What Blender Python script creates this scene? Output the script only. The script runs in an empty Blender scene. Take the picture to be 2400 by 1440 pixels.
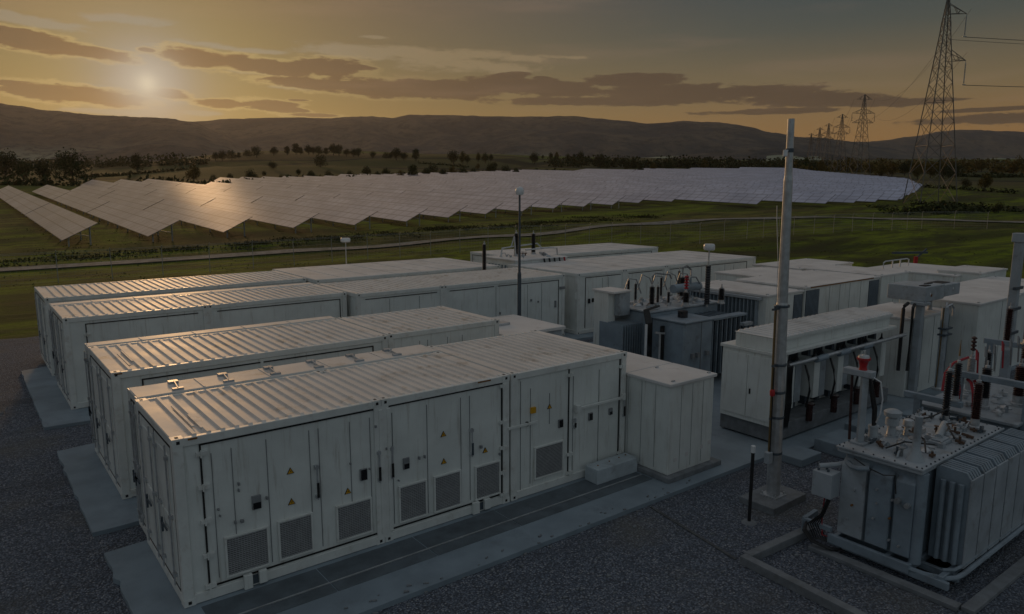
import bpy, bmesh, math, random
from mathutils import Vector, Matrix, noise
random.seed(7)
S = bpy.context.scene
COL = S.collection
R = math.radians
PI = math.pi

# ------------------------------------------------------------------ camera
FPX, PITCH, ROLL, YAW, CAMH = 1699.127, R(9.35), R(0.07), R(37.679), 6.753
_cy, _sy = math.cos(YAW), math.sin(YAW)
FWD = Vector((_sy*math.cos(PITCH), _cy*math.cos(PITCH), -math.sin(PITCH)))
_r = Vector((_cy, -_sy, 0)); _u = _r.cross(FWD)
RGT = _r*math.cos(ROLL) + _u*math.sin(ROLL)
UPV = -_r*math.sin(ROLL) + _u*math.cos(ROLL)
CPOS = Vector((0, 0, CAMH))
cd = bpy.data.cameras.new('camera'); cam = bpy.data.objects.new('camera', cd); COL.objects.link(cam)
m3 = Matrix((RGT, UPV, -FWD)).transposed()
cam.matrix_world = Matrix.Translation(CPOS) @ m3.to_4x4()
cd.sensor_width = 36; cd.lens = FPX/2400*36; cd.clip_start = .1; cd.clip_end = 60000
S.camera = cam
S.view_settings.view_transform = 'Standard'; S.view_settings.look = 'None'
S.view_settings.exposure = 0; S.view_settings.gamma = 1

def ray(x, y): return FWD + RGT*((x-1200)/FPX) - UPV*((y-720)/FPX)
def G(x, y, z=0.0):
    d = ray(x, y); return CPOS + d*((z-CAMH)/d.z)
def PYY(x, y, Y):
    d = ray(x, y); return CPOS + d*(Y/d.y)
def PXX(x, y, X):
    d = ray(x, y); return CPOS + d*(X/d.x)
def azel(x, y):
    d = ray(x, y).normalized()
    f = d.x*_sy + d.y*_cy; r = d.x*_cy - d.y*_sy
    return math.degrees(math.atan2(r, f)), math.degrees(math.asin(d.z))
def srgb(r, g, b):
    f = lambda c: (c/255/12.92 if c/255 <= .04045 else ((c/255+.055)/1.055)**2.4)
    return (f(r), f(g), f(b), 1)

# ------------------------------------------------------------------ node helpers
class NT:
    def __init__(s, nt): s.nt = nt; s.L = nt.links; s.N = nt.nodes
    def n(s, t, **k):
        o = s.N.new(t)
        for a, v in k.items(): setattr(o, a, v)
        return o
    def put(s, sock, v):
        if isinstance(v, bpy.types.NodeSocket): s.L.new(v, sock)
        else: sock.default_value = v
    def m(s, op, a, b=0.0, c=0.0, clamp=False):
        o = s.n('ShaderNodeMath', operation=op); o.use_clamp = clamp
        s.put(o.inputs[0], a); s.put(o.inputs[1], b)
        if op in ('MULTIPLY_ADD', 'SMOOTH_MIN', 'SMOOTH_MAX', 'WRAP'): s.put(o.inputs[2], c)
        return o.outputs[0]
    def ss(s, v, a, b, o0=0.0, o1=1.0):
        o = s.n('ShaderNodeMapRange', interpolation_type='SMOOTHSTEP')
        s.put(o.inputs[0], v); o.inputs[1].default_value = a; o.inputs[2].default_value = b
        o.inputs[3].default_value = o0; o.inputs[4].default_value = o1
        return o.outputs[0]
    def mix(s, f, a, b, mode='MIX'):
        o = s.n('ShaderNodeMix', data_type='RGBA', blend_type=mode)
        s.put(o.inputs[0], f); s.put(o.inputs[6], a); s.put(o.inputs[7], b)
        return o.outputs[2]
    def noise(s, vec, scale, detail=4, rough=.55, dist=0.0):
        o = s.n('ShaderNodeTexNoise'); 
        if vec is not None: s.put(o.inputs['Vector'], vec)
        o.inputs['Scale'].default_value = scale; o.inputs['Detail'].default_value = detail
        o.inputs['Roughness'].default_value = rough; o.inputs['Distortion'].default_value = dist
        return o.outputs[0]
    def ramp(s, f, stops):
        o = s.n('ShaderNodeValToRGB'); e = o.color_ramp.elements
        while len(e) < len(stops): e.new(.5)
        for i, (p, c) in enumerate(stops): e[i].position = p; e[i].color = c
        s.put(o.inputs[0], f); return o.outputs[0]
    def xyz(s, x, y, z):
        o = s.n('ShaderNodeCombineXYZ'); s.put(o.inputs[0], x); s.put(o.inputs[1], y); s.put(o.inputs[2], z)
        return o.outputs[0]

# ------------------------------------------------------------------ sun direction (behind the clouds, over the left hills)
SUNAZ, SUNEL = azel(345, 196)
_sw = Vector((_sy, _cy, 0))*math.cos(R(SUNAZ)) + Vector((_cy, -_sy, 0))*math.sin(R(SUNAZ))
SUND = (_sw*math.cos(R(SUNEL)) + Vector((0, 0, math.sin(R(SUNEL))))).normalized()

# ------------------------------------------------------------------ sky
w = bpy.data.worlds.new('World'); S.world = w; w.use_nodes = True
T = NT(w.node_tree); T.N.clear()
tc = T.n('ShaderNodeTexCoord'); sep = T.n('ShaderNodeSeparateXYZ')
nrm = T.n('ShaderNodeVectorMath', operation='NORMALIZE'); T.L.new(tc.outputs['Generated'], nrm.inputs[0])
T.L.new(nrm.outputs[0], sep.inputs[0])
X, Y, Z = sep.outputs
fw = T.m('ADD', T.m('MULTIPLY', X, _sy), T.m('MULTIPLY', Y, _cy))
rg = T.m('SUBTRACT', T.m('MULTIPLY', X, _cy), T.m('MULTIPLY', Y, _sy))
az = T.m('MULTIPLY', T.m('ARCTAN2', rg, fw), 180/PI)
el = T.m('MULTIPLY', T.m('ARCSINE', Z), 180/PI)
# clear-sky colour: elevation ramps toward the sun, away from it, and behind
def eramp(stops): return T.ramp(T.m('DIVIDE', el, 90.0, clamp=True), [(e/90, srgb(*c)) for e, c in stops])
warm = eramp([(0, (140,100,32)), (5, (120,96,46)), (9, (108,93,58)), (13, (112,91,64)), (20, (150,126,100)), (35, (150,134,118)), (90, (130,130,130))])
cool = eramp([(0, (150,103,48)), (3, (138,99,52)), (7, (112,95,66)), (11, (72,75,68)), (15, (48,63,70)), (25, (84,92,102)), (45, (112,118,126)), (90, (130,130,130))])
back = eramp([(0, (106,112,114)), (10, (110,118,122)), (30, (108,117,122)), (60, (112,118,122)), (90, (130,130,130))])
daz = T.m('ABSOLUTE', T.m('SUBTRACT', az, SUNAZ))
base = T.mix(T.m('POWER', T.ss(daz, 2.0, 50.0), .8), warm, cool)
base = T.mix(T.ss(daz, 60.0, 125.0), base, back)
# glow round the low sun
dt = T.n('ShaderNodeVectorMath', operation='DOT_PRODUCT'); T.L.new(nrm.outputs[0], dt.inputs[0]); dt.inputs[1].default_value = SUND
ang = T.m('MULTIPLY', T.m('ARCCOSINE', T.m('MINIMUM', dt.outputs['Value'], 1.0)), 180/PI)
def gauss(s): return T.m('EXPONENT', T.m('MULTIPLY', T.m('POWER', T.m('DIVIDE', ang, s), 2.0), -1.0))
base = T.mix(T.m('MULTIPLY', gauss(9.0), .6), base, srgb(134,120,66))
base = T.mix(T.m('MULTIPLY', gauss(3.8), .9), base, srgb(122,121,120))
# clouds, laid out by direction on the dome
cv = T.xyz(T.m('MULTIPLY', az, .16), T.m('MULTIPLY', el, .75), 3.0)
n1 = T.noise(cv, 1.0, 6, .6, .3)
n2 = T.noise(T.xyz(T.m('MULTIPLY', az, .5), T.m('MULTIPLY', el, 1.9), 9.0), 1.0, 5, .6)
n3 = T.noise(T.xyz(T.m('MULTIPLY', az, 1.3), T.m('MULTIPLY', el, 4.2), 5.0), 1.0, 5, .6)
nn0 = T.m('ADD', T.m('MULTIPLY', T.m('SUBTRACT', n1, .5), 2.2), T.m('MULTIPLY', T.m('SUBTRACT', n2, .5), 1.4))
nn = T.m('ADD', nn0, T.m('MULTIPLY', T.m('SUBTRACT', n3, .5), .9))
def blobs(lst):
    out = None
    for (px, py, hw, hh, tilt) in lst:
        a0, e0 = azel(px, py); a1, _ = azel(px+hw, py); _, e1 = azel(px, py-hh)
        ra, re = abs(a1-a0), abs(e1-e0)
        da = T.m('SUBTRACT', az, a0); de = T.m('SUBTRACT', T.m('SUBTRACT', el, e0), T.m('MULTIPLY', da, -tilt))
        q = T.m('ADD', T.m('POWER', T.m('ABSOLUTE', T.m('DIVIDE', da, ra)), 2.0), T.m('POWER', T.m('ABSOLUTE', T.m('DIVIDE', de, re)), 2.0))
        v = T.m('SUBTRACT', 1.0, T.m('SQRT', q))
        v = T.m('MINIMUM', v, .62)
        out = v if out is None else T.m('MAXIMUM', out, v)
    return out
dark = blobs([(70,95,150,26,.10), (200,118,120,18,.12), (20,196,40,9,.0), (110,216,120,26,.04), (250,228,130,22,.06),
              (400,222,60,13,.05), (460,138,100,28,.12), (620,156,150,22,.06), (760,156,115,22,.0), (840,158,45,9,.05),
              (520,243,70,13,.03), (640,250,90,17,.06), (700,258,40,8,.05), (345,117,26,6,.05),
              (760,198,190,14,.04), (980,208,280,26,.015), (1240,204,220,24,.03), (1200,178,50,8,-.05), (1270,183,30,5,0),
              (1480,188,150,20,.0), (1640,218,330,24,.03), (1900,232,260,20,.03), (2060,238,170,16,.02),
              (1420,238,300,12,.01), (1800,262,200,8,.0), (2120,240,140,10,.0), (2300,258,200,6,0), (2320,280,260,16,.0), (700,235,30,3,0), (740,270,70,5,0)])
lite = blobs([(90,52,160,18,.06), (300,48,130,14,-.02), (20,30,60,10,.1), (250,140,200,12,.1), (370,106,60,9,.0), (480,105,120,9,.08),
              (600,120,90,7,.03), (260,206,90,10,.03), (330,200,90,26,.0), (400,240,60,10,0), (860,122,90,18,.05), (1000,128,200,16,.05),
              (1160,132,190,14,.05), (1000,160,130,14,.04), (1310,134,80,6,.05), (880,88,40,5,0), (250,262,120,7,.02), (470,265,60,8,0),
              (820,120,160,22,.05), (1080,150,200,20,.05), (590,170,120,8,.03), (690,205,80,8,.0)])
lm = T.ss(T.m('ADD', lite, T.m('MULTIPLY', nn, .9)), .0, .6)
lc = T.mix(T.ss(daz, 0.0, 22.0), srgb(126,124,114), srgb(132,115,86))
sky = T.mix(T.m('MULTIPLY', lm, .75), base, lc)
dm = T.m('ADD', dark, T.m('MULTIPLY', nn, .7))
near = T.ss(daz, 2.0, 26.0, 1.0, 0.0)
rim = T.m('MULTIPLY', T.m('MULTIPLY', T.ss(dm, -.30, .02), near), .75)
sky = T.mix(rim, sky, srgb(160,138,88))
cdk = T.mix(T.ss(daz, 0.0, 40.0), srgb(74,46,22), srgb(76,58,42))
cdk = T.mix(T.m('MULTIPLY', gauss(4.5), .6), cdk, srgb(126,78,18))
lowl = T.ss(T.m('ADD', dark, T.m('MULTIPLY', n2, .5)), .1, .8)
cdk = T.mix(T.m('MULTIPLY', lowl, .5), cdk, srgb(66,48,36))
sky = T.mix(T.m('MULTIPLY', T.m('POWER', T.ss(dm, -.02, .26), 1.3), .94), sky, cdk)
# faint high streaks
st = T.noise(T.xyz(T.m('MULTIPLY', az, .06), T.m('MULTIPLY', el, .5), 1.0), 1.0, 4, .55, .4)
sky = T.mix(T.m('MULTIPLY', T.ss(st, .5, .75), .16), sky, srgb(150,120,100))
# the sun itself, small and veiled
sky = T.mix(T.m('MULTIPLY', gauss(2.2), .75), sky, srgb(148,146,142)); sky = T.mix(T.m('MULTIPLY', gauss(1.5), .7), sky, srgb(172,168,158)); sky = T.mix(T.m('MULTIPLY', gauss(.6), .7), sky, srgb(205,198,178))
sky = T.mix(T.ss(el, -.6, -4.0), sky, srgb(34,34,34))
nish = T.n('ShaderNodeTexSky', sky_type='NISHITA'); nish.sun_disc = False
nish.sun_elevation = R(SUNEL); nish.sun_rotation = math.atan2(SUND.x, SUND.y)
bg1 = T.n('ShaderNodeBackground'); T.L.new(sky, bg1.inputs[0]); bg1.inputs[1].default_value = .94
bg2 = T.n('ShaderNodeBackground'); T.L.new(nish.outputs[0], bg2.inputs[0]); bg2.inputs[1].default_value = .004
ad = T.n('ShaderNodeAddShader'); T.L.new(bg1.outputs[0], ad.inputs[0]); T.L.new(bg2.outputs[0], ad.inputs[1])
wo = T.n('ShaderNodeOutputWorld'); T.L.new(ad.outputs[0], wo.inputs[0])
w.cycles.sampling_method = 'MANUAL'; w.cycles.sample_map_resolution = 512

# ------------------------------------------------------------------ sun lamp
sl = bpy.data.lights.new('sun', 'SUN'); sl.energy = .8; sl.angle = R(4); sl.color = (1, .58, .26)
so = bpy.data.objects.new('sun', sl); COL.objects.link(so)
so.rotation_euler = SUND.to_track_quat('Z', 'Y').to_euler()

# ------------------------------------------------------------------ object helpers
def tag(o, label=None, cat=None, group=None, kind=None):
    if label: o['label'] = label
    if cat: o['category'] = cat
    if group: o['group'] = group
    if kind: o['kind'] = kind
    return o
def thing(name, label, cat, loc=(0, 0, 0), rz=0, group=None):
    o = bpy.data.objects.new(name, None); COL.objects.link(o)
    o.location = loc; o.rotation_euler = (0, 0, rz); o.empty_display_size = .3
    return tag(o, label, cat, group)

class MB:
    """collects faces; build() links them as one mesh object"""
    def __init__(s): s.v = []; s.f = []; s.mi = []; s.cur = 0
    def add(s, vs, fs):
        b = len(s.v); s.v += [tuple(v) for v in vs]
        for f in fs: s.f.append([b+i for i in f]); s.mi.append(s.cur)
        return s
    def box(s, x0, x1, y0, y1, z0, z1):
        if x0 > x1: x0, x1 = x1, x0
        if y0 > y1: y0, y1 = y1, y0
        if z0 > z1: z0, z1 = z1, z0
        return s.add([(x0,y0,z0),(x1,y0,z0),(x1,y1,z0),(x0,y1,z0),(x0,y0,z1),(x1,y0,z1),(x1,y1,z1),(x0,y1,z1)],
                     [(0,3,2,1),(4,5,6,7),(0,1,5,4),(1,2,6,5),(2,3,7,6),(3,0,4,7)])
    def cbox(s, c, d): return s.box(c[0]-d[0]/2, c[0]+d[0]/2, c[1]-d[1]/2, c[1]+d[1]/2, c[2]-d[2]/2, c[2]+d[2]/2)
    def bar(s, p, q, a, b=None, n=4):
        """square (n=4) or round bar from p to q"""
        p = Vector(p); q = Vector(q); d = q-p
        if d.length < 1e-6: return s
        b = a if b is None else b
        z = d.normalized(); x = z.orthogonal() if abs(z.z) > .999 else Vector((0,0,1)).cross(z)
        x.normalize(); y = z.cross(x)
        off = PI/4 if n == 4 else 0; k = math.sqrt(2) if n == 4 else 1
        vs = []
        for P, r in ((p, a), (q, b)):
            for i in range(n):
                t = 2*PI*i/n+off; vs.append(P + (x*math.cos(t)+y*math.sin(t))*r*k)
        fs = [(i, (i+1) % n, n+(i+1) % n, n+i) for i in range(n)] + [tuple(range(n-1, -1, -1)), tuple(range(n, 2*n))]
        return s.add(vs, fs)
    def cyl(s, x, y, z0, z1, r, r2=None, n=14): return s.bar((x,y,z0), (x,y,z1), r, r if r2 is None else r2, n)
    def tube(s, pts, r, n=6):
        pts = [Vector(p) for p in pts]
        ring = []; vs = []
        for i, p in enumerate(pts):
            t = (pts[min(i+1, len(pts)-1)] - pts[max(i-1, 0)]).normalized()
            x = t.cross(Vector((0,0,1)));
            if x.length < .05: x = t.cross(Vector((1,0.3,0)))
            x.normalize(); y = t.cross(x)
            for k in range(n):
                a = 2*PI*k/n; vs.append(p + (x*math.cos(a)+y*math.sin(a))*r)
        fs = []
        for i in range(len(pts)-1):
            for k in range(n): fs.append((i*n+k, i*n+(k+1) % n, (i+1)*n+(k+1) % n, (i+1)*n+k))
        fs += [tuple(range(n-1,-1,-1)), tuple(range((len(pts)-1)*n, len(pts)*n))]
        return s.add(vs, fs)
    def lathe(s, x, y, prof, n=14):
        vs = []; fs = []
        for (r, z) in prof:
            for k in range(n): a = 2*PI*k/n; vs.append((x+r*math.cos(a), y+r*math.sin(a), z))
        for i in range(len(prof)-1):
            for k in range(n): fs.append((i*n+k, i*n+(k+1) % n, (i+1)*n+(k+1) % n, (i+1)*n+k))
        fs += [tuple(range(n-1,-1,-1)), tuple(range((len(prof)-1)*n, len(prof)*n))]
        return s.add(vs, fs)
    def build(s, name, mats, parent=None, bevel=0, smooth=False, loc=None):
        me = bpy.data.meshes.new(name); me.from_pydata(s.v, [], s.f)
        if not isinstance(mats, (list, tuple)): mats = [mats]
        for m in mats: me.materials.append(m)
        if len(mats) > 1: me.polygons.foreach_set('material_index', s.mi)
        if smooth:
            me.polygons.foreach_set('use_smooth', [True]*len(me.polygons))
            try: me.set_sharp_from_angle(angle=R(40))
            except Exception: pass
        me.update()
        o = bpy.data.objects.new(name, me); COL.objects.link(o)
        if parent is not None: o.parent = parent
        if loc is not None: o.location = loc
        if bevel:
            b = o.modifiers.new('bevel', 'BEVEL'); b.width = bevel; b.segments = 1; b.limit_method = 'ANGLE'
        return o
def kids(o): return [c for c in bpy.data.objects if c.parent == o]
def copy_tree(o, parent=None, ch=None):
    c = o.copy(); COL.objects.link(c); c.parent = parent
    for k in (ch if ch is not None else kids(o)): copy_tree(k, c)
    return c

# ------------------------------------------------------------------ materials
MATS = {}
def pmat(name, col, rough=.5, var=.12, vs=3.0, bump=0.0, bs=40.0, metal=0.0, dirt=None, dirt_amt=.0, dirt_scale=1.5, coat=0.0, streak=False, ior=1.5):
    m = bpy.data.materials.new(name); m.use_nodes = True; t = NT(m.node_tree); bs_ = t.N['Principled BSDF']
    tcn = t.n('ShaderNodeTexCoord').outputs['Object']
    geo = t.n('ShaderNodeNewGeometry').outputs['Position']
    n = t.noise(geo, vs, 5, .6)
    c = tuple(col)[:3]
    lo = tuple(x*(1-var) for x in c)+(1,); hi = tuple(min(1, x*(1+var)) for x in c)+(1,)
    cc = t.mix(t.ss(n, .3, .7), lo, hi)
    if dirt:
        v = geo
        if streak:
            mp = t.n('ShaderNodeMapping'); t.L.new(geo, mp.inputs[0]); mp.inputs['Scale'].default_value = (6, 6, .5); v = mp.outputs[0]
        dn = t.noise(v, dirt_scale, 6, .68)
        cc = t.mix(t.m('MULTIPLY', t.ss(dn, .52, .72), dirt_amt), cc, tuple(dirt)[:3]+(1,))
    t.L.new(cc, bs_.inputs['Base Color'])
    rr = t.m('ADD', t.m('MULTIPLY', t.m('SUBTRACT', n, .5), .25), rough, clamp=True)
    t.L.new(rr, bs_.inputs['Roughness'])
    bs_.inputs['Metallic'].default_value = metal; bs_.inputs['IOR'].default_value = ior
    bs_.inputs['Coat Weight'].default_value = coat
    if bump:
        bn = t.n('ShaderNodeBump'); bn.inputs['Strength'].default_value = bump; bn.inputs['Distance'].default_value = .02
        t.L.new(t.noise(geo, bs, 4, .6), bn.inputs['Height']); t.L.new(bn.outputs[0], bs_.inputs['Normal'])
    MATS[name] = m; return m
WHITE = pmat('white_paint', (.70,.73,.71), .45, .07, 1.3, .06, 6, dirt=(.36,.33,.28), dirt_amt=.5, dirt_scale=1.6, streak=True)
ROOF = pmat('roof_paint', (.74,.69,.64), .56, .07, 1.2, .05, 5, dirt=(.40,.30,.20), dirt_amt=.6, dirt_scale=1.6, ior=1.38)
RUSTD = pmat('dull_rust', (.10,.06,.04), .85, .3, 12)
ROOFS = pmat('smooth_roof_paint', (.66,.65,.64), .55, .10, .7, .05, 4, dirt=(.36,.33,.30), dirt_amt=.5, dirt_scale=.9)
FRAMEP = pmat('frame_paint', (.68,.70,.68), .45, .06, 3.0, .05, 12, dirt=(.28,.2,.13), dirt_amt=.3, dirt_scale=4)
GREYP = pmat('grey_equipment_paint', (.35,.39,.425), .42, .14, 2.0, .05, 14, dirt=(.16,.15,.14), dirt_amt=.6, dirt_scale=3)
BLUEP = pmat('blue_grey_paint', (.23,.285,.335), .42, .14, 2.0, .05, 14, dirt=(.12,.12,.12), dirt_amt=.6, dirt_scale=2.5)
GALV = pmat('galvanised_steel', (.50,.52,.54), .4, .15, 6.0, .04, 20, metal=.55, dirt=(.3,.3,.3), dirt_amt=.4, dirt_scale=5)
STEEL = pmat('lattice_steel', (.16,.15,.14), .6, .15, 2.0, metal=.3)
SEAM = pmat('rubber_seal', (.012,.012,.013), .7, .1)
BLACK = pmat('black_porcelain', (.02,.02,.024), .3, .2, 8)
BROWNP = pmat('brown_porcelain', (.045,.02,.018), .25, .2, 9)
DARKG = pmat('dark_louvre', (.06,.08,.10), .5, .15, 8)
MIDG = pmat('grille_metal', (.36,.37,.38), .5, .1, 10)
LINE = pmat('panel_joint', (.20,.21,.22), .6, .1)
YELL = pmat('warning_yellow', (.62,.32,.01), .5, .12, 20)
REDP = pmat('red_paint', (.42,.015,.02), .4, .15, 10)
REDC = pmat('red_cable', (.35,.02,.03), .5, .15, 10)
BLKC = pmat('black_cable', (.015,.015,.016), .5, .2, 10)
BRASS = pmat('brass_cable', (.16,.105,.04), .45, .15, 10)
DISP = pmat('display_glass', (.012,.013,.016), .15, .1)
DISPG = pmat('display_frame', (.22,.23,.24), .4, .1)
RUST = pmat('rusty_metal', (.22,.10,.03), .8, .3, 15)
DOME = pmat('dome_plastic', (.68,.70,.72), .3, .04, 5)
CONC = pmat('concrete', (.22,.275,.32), .85, .13, 1.1, .25, 30, dirt=(.13,.15,.17), dirt_amt=.6, dirt_scale=.8)
DARKSTRIP = pmat('dark_strip_plate', (.10,.125,.145), .7, .2, 2.5, .15, 20, dirt=(.05,.06,.07), dirt_amt=.6, dirt_scale=2)
PALEC = pmat('pale_concrete', (.44,.50,.54), .8, .1, 4, .2, 30, dirt=(.2,.2,.2), dirt_amt=.4, dirt_scale=3)
CONCB = pmat('concrete_kerb', (.19,.205,.22), .9, .18, 4, .3, 30, dirt=(.12,.12,.11), dirt_amt=.5, dirt_scale=3)

def ground_mat(name, fn):
    m = bpy.data.materials.new(name); m.use_nodes = True; t = NT(m.node_tree); b = t.N['Principled BSDF']
    b.inputs['Roughness'].default_value = .95; b.inputs['Specular IOR Level'].default_value = .15
    p = t.n('ShaderNodeNewGeometry').outputs['Position']
    fn(t, b, p); return m
def f_gravel(t, b, p):
    vo = t.n('ShaderNodeTexVoronoi'); t.L.new(p, vo.inputs['Vector']); vo.inputs['Scale'].default_value = 27; vo.inputs['Randomness'].default_value = 1
    vo2 = t.n('ShaderNodeTexVoronoi'); t.L.new(p, vo2.inputs['Vector']); vo2.inputs['Scale'].default_value = 9
    sx = t.n('ShaderNodeSeparateXYZ'); t.L.new(vo.outputs['Color'], sx.inputs[0])
    big = t.noise(p, .35, 5, .6); mid = t.noise(p, 3.0, 4, .6)
    c = t.ramp(sx.outputs[0], [(0, (.12,.145,.19,1)), (.5, (.20,.235,.29,1)), (.85, (.29,.32,.38,1)), (1, (.44,.45,.47,1))])
    c = t.mix(t.ss(vo.outputs['Distance'], .32, .75), c, (.09,.10,.12,1))
    c = t.mix(t.m('MULTIPLY', t.ss(big, .5, .7), .5), c, (.20,.19,.16,1))
    mt = t.n('ShaderNodeMapping'); t.L.new(p, mt.inputs[0]); mt.inputs['Scale'].default_value = (.12, .9, 1)
    c = t.mix(t.m('MULTIPLY', t.ss(t.noise(mt.outputs[0], 1.0, 5, .6), .5, .66), .45), c, (.085,.09,.10,1))
    c = t.mix(t.m('MULTIPLY', t.ss(mid, .5, .75), .4), c, (.12,.13,.155,1))
    t.L.new(c, b.inputs['Base Color'])
    bn = t.n('ShaderNodeBump'); bn.inputs['Strength'].default_value = 1.0; bn.inputs['Distance'].default_value = .045
    t.L.new(t.m('SUBTRACT', t.m('MULTIPLY', sx.outputs[1], .5), vo.outputs['Distance']), bn.inputs['Height']); t.L.new(bn.outputs[0], b.inputs['Normal'])
GRAVEL = ground_mat('gravel', f_gravel)
def f_grass(t, b, p):
    mp = t.n('ShaderNodeMapping'); t.L.new(p, mp.inputs[0]); mp.inputs['Rotation'].default_value = (0,0,-.1); mp.inputs['Scale'].default_value = (.35,1,1)
    big = t.noise(mp.outputs[0], .09, 6, .62, .6); mid = t.noise(mp.outputs[0], .5, 6, .65, .5); fine = t.noise(p, 4.0, 5, .7)
    far = t.n('ShaderNodeVectorMath', operation='LENGTH'); t.L.new(p, far.inputs[0])
    c = t.ramp(big, [(.3, (.035,.032,.010,1)), (.42, (.055,.07,.006,1)), (.54, (.15,.20,.008,1)), (.64, (.075,.085,.010,1)), (.78, (.12,.085,.03,1))])
    dry = t.noise(mp.outputs[0], .045, 5, .6, 1.0)
    c = t.mix(t.m('MULTIPLY', t.ss(dry, .5, .68), .75), c, (.15,.115,.04,1))
    c = t.mix(t.m('MULTIPLY', t.ss(mid, .47, .62), .7), c, (.045,.055,.015,1))
    c = t.mix(t.m('MULTIPLY', t.ss(mid, .45, .25), .6), c, (.14,.15,.02,1))
    pt = t.noise(mp.outputs[0], .22, 9, .72, .8)
    c = t.mix(t.m('MULTIPLY', t.ss(pt, .5, .6), .65), c, (.035,.035,.012,1))
    c = t.mix(t.m('MULTIPLY', t.ss(pt, .40, .30), .5), c, (.15,.18,.02,1))
    c = t.mix(t.m('MULTIPLY', t.ss(fine, .4, .75), .45), c, (.03,.035,.01,1))
    # distant patchwork fields
    vo = t.n('ShaderNodeTexVoronoi', feature='F1'); mp2 = t.n('ShaderNodeMapping'); t.L.new(p, mp2.inputs[0]); mp2.inputs['Scale'].default_value = (.0045,.008,.001); mp2.inputs['Rotation'].default_value = (0,0,.5)
    t.L.new(mp2.outputs[0], vo.inputs['Vector']); vo.inputs['Scale'].default_value = 1
    sx = t.n('ShaderNodeSeparateXYZ'); t.L.new(vo.outputs['Color'], sx.inputs[0])
    fc = t.ramp(sx.outputs[0], [(0, (.04,.055,.014,1)), (.3, (.085,.08,.026,1)), (.5, (.10,.075,.036,1)), (.7, (.075,.11,.018,1)), (1, (.125,.10,.045,1))])
    vo3 = t.n('ShaderNodeTexVoronoi', feature='DISTANCE_TO_EDGE'); t.L.new(mp2.outputs[0], vo3.inputs['Vector']); vo3.inputs['Scale'].default_value = 1
    fc = t.mix(t.m('MULTIPLY', t.ss(t.noise(p, .02, 6, .65), .45, .65), .6), fc, (.07,.065,.03,1))
    fc = t.mix(t.ss(vo3.outputs['Distance'], .045, .02), fc, (.03,.03,.015,1))
    fc = t.mix(t.m('MULTIPLY', t.ss(mid, .45, .7), .4), fc, (.05,.05,.02,1))
    c = t.mix(t.ss(far.outputs['Value'], 230, 330), c, fc)
    t.L.new(c, b.inputs['Base Color'])
    bn = t.n('ShaderNodeBump'); bn.inputs['Strength'].default_value = .8; bn.inputs['Distance'].default_value = .35
    t.L.new(t.m('ADD', mid, t.m('MULTIPLY', fine, .3)), bn.inputs['Height']); t.L.new(bn.outputs[0], b.inputs['Normal'])
GRASS = ground_mat('grass_ground', f_grass)
def f_road(t, b, p):
    n = t.noise(p, 1.5, 6, .65); n2 = t.noise(p, .25, 4, .6)
    c = t.mix(t.ss(n, .35, .7), (.17,.16,.14,1), (.33,.31,.28,1)); c = t.mix(t.m('MULTIPLY', t.ss(n2, .5, .7), .5), c, (.10,.11,.05,1))
    t.L.new(c, b.inputs['Base Color'])
ROADM = ground_mat('track_gravel', f_road)
def f_hill(t, b, p):
    n = t.noise(p, .004, 7, .65, .5); n2 = t.noise(p, .02, 6, .7); sp = t.n('ShaderNodeSeparateXYZ'); t.L.new(p, sp.inputs[0])
    c = t.mix(t.ss(n, .38, .62), (.05,.056,.06,1), (.13,.11,.085,1))
    mp2 = t.n('ShaderNodeMapping'); t.L.new(p, mp2.inputs[0]); mp2.inputs['Scale'].default_value = (.0022,.004,.012)
    vo = t.n('ShaderNodeTexVoronoi'); t.L.new(mp2.outputs[0], vo.inputs['Vector']); vo.inputs['Scale'].default_value = 1.3
    sx = t.n('ShaderNodeSeparateXYZ'); t.L.new(vo.outputs['Color'], sx.inputs[0])
    low = t.ss(sp.outputs[2], 60.0, 190.0, 1.0, 0.0)
    fm = t.m('MULTIPLY', t.m('MULTIPLY', t.ss(sx.outputs[0], .5, .56), low), t.ss(n2, .62, .5))
    c = t.mix(t.m('MULTIPLY', fm, .9), c, (.32,.34,.24,1))
    c = t.mix(t.m('MULTIPLY', t.ss(n2, .48, .62), .7), c, (.025,.03,.032,1))
    t.L.new(c, b.inputs['Base Color'])
    bn = t.n('ShaderNodeBump'); bn.inputs['Strength'].default_value = .6; bn.inputs['Distance'].default_value = 12
    t.L.new(n2, bn.inputs['Height']); t.L.new(bn.outputs[0], b.inputs['Normal'])
HILL = ground_mat('hill_cover', f_hill)

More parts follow.
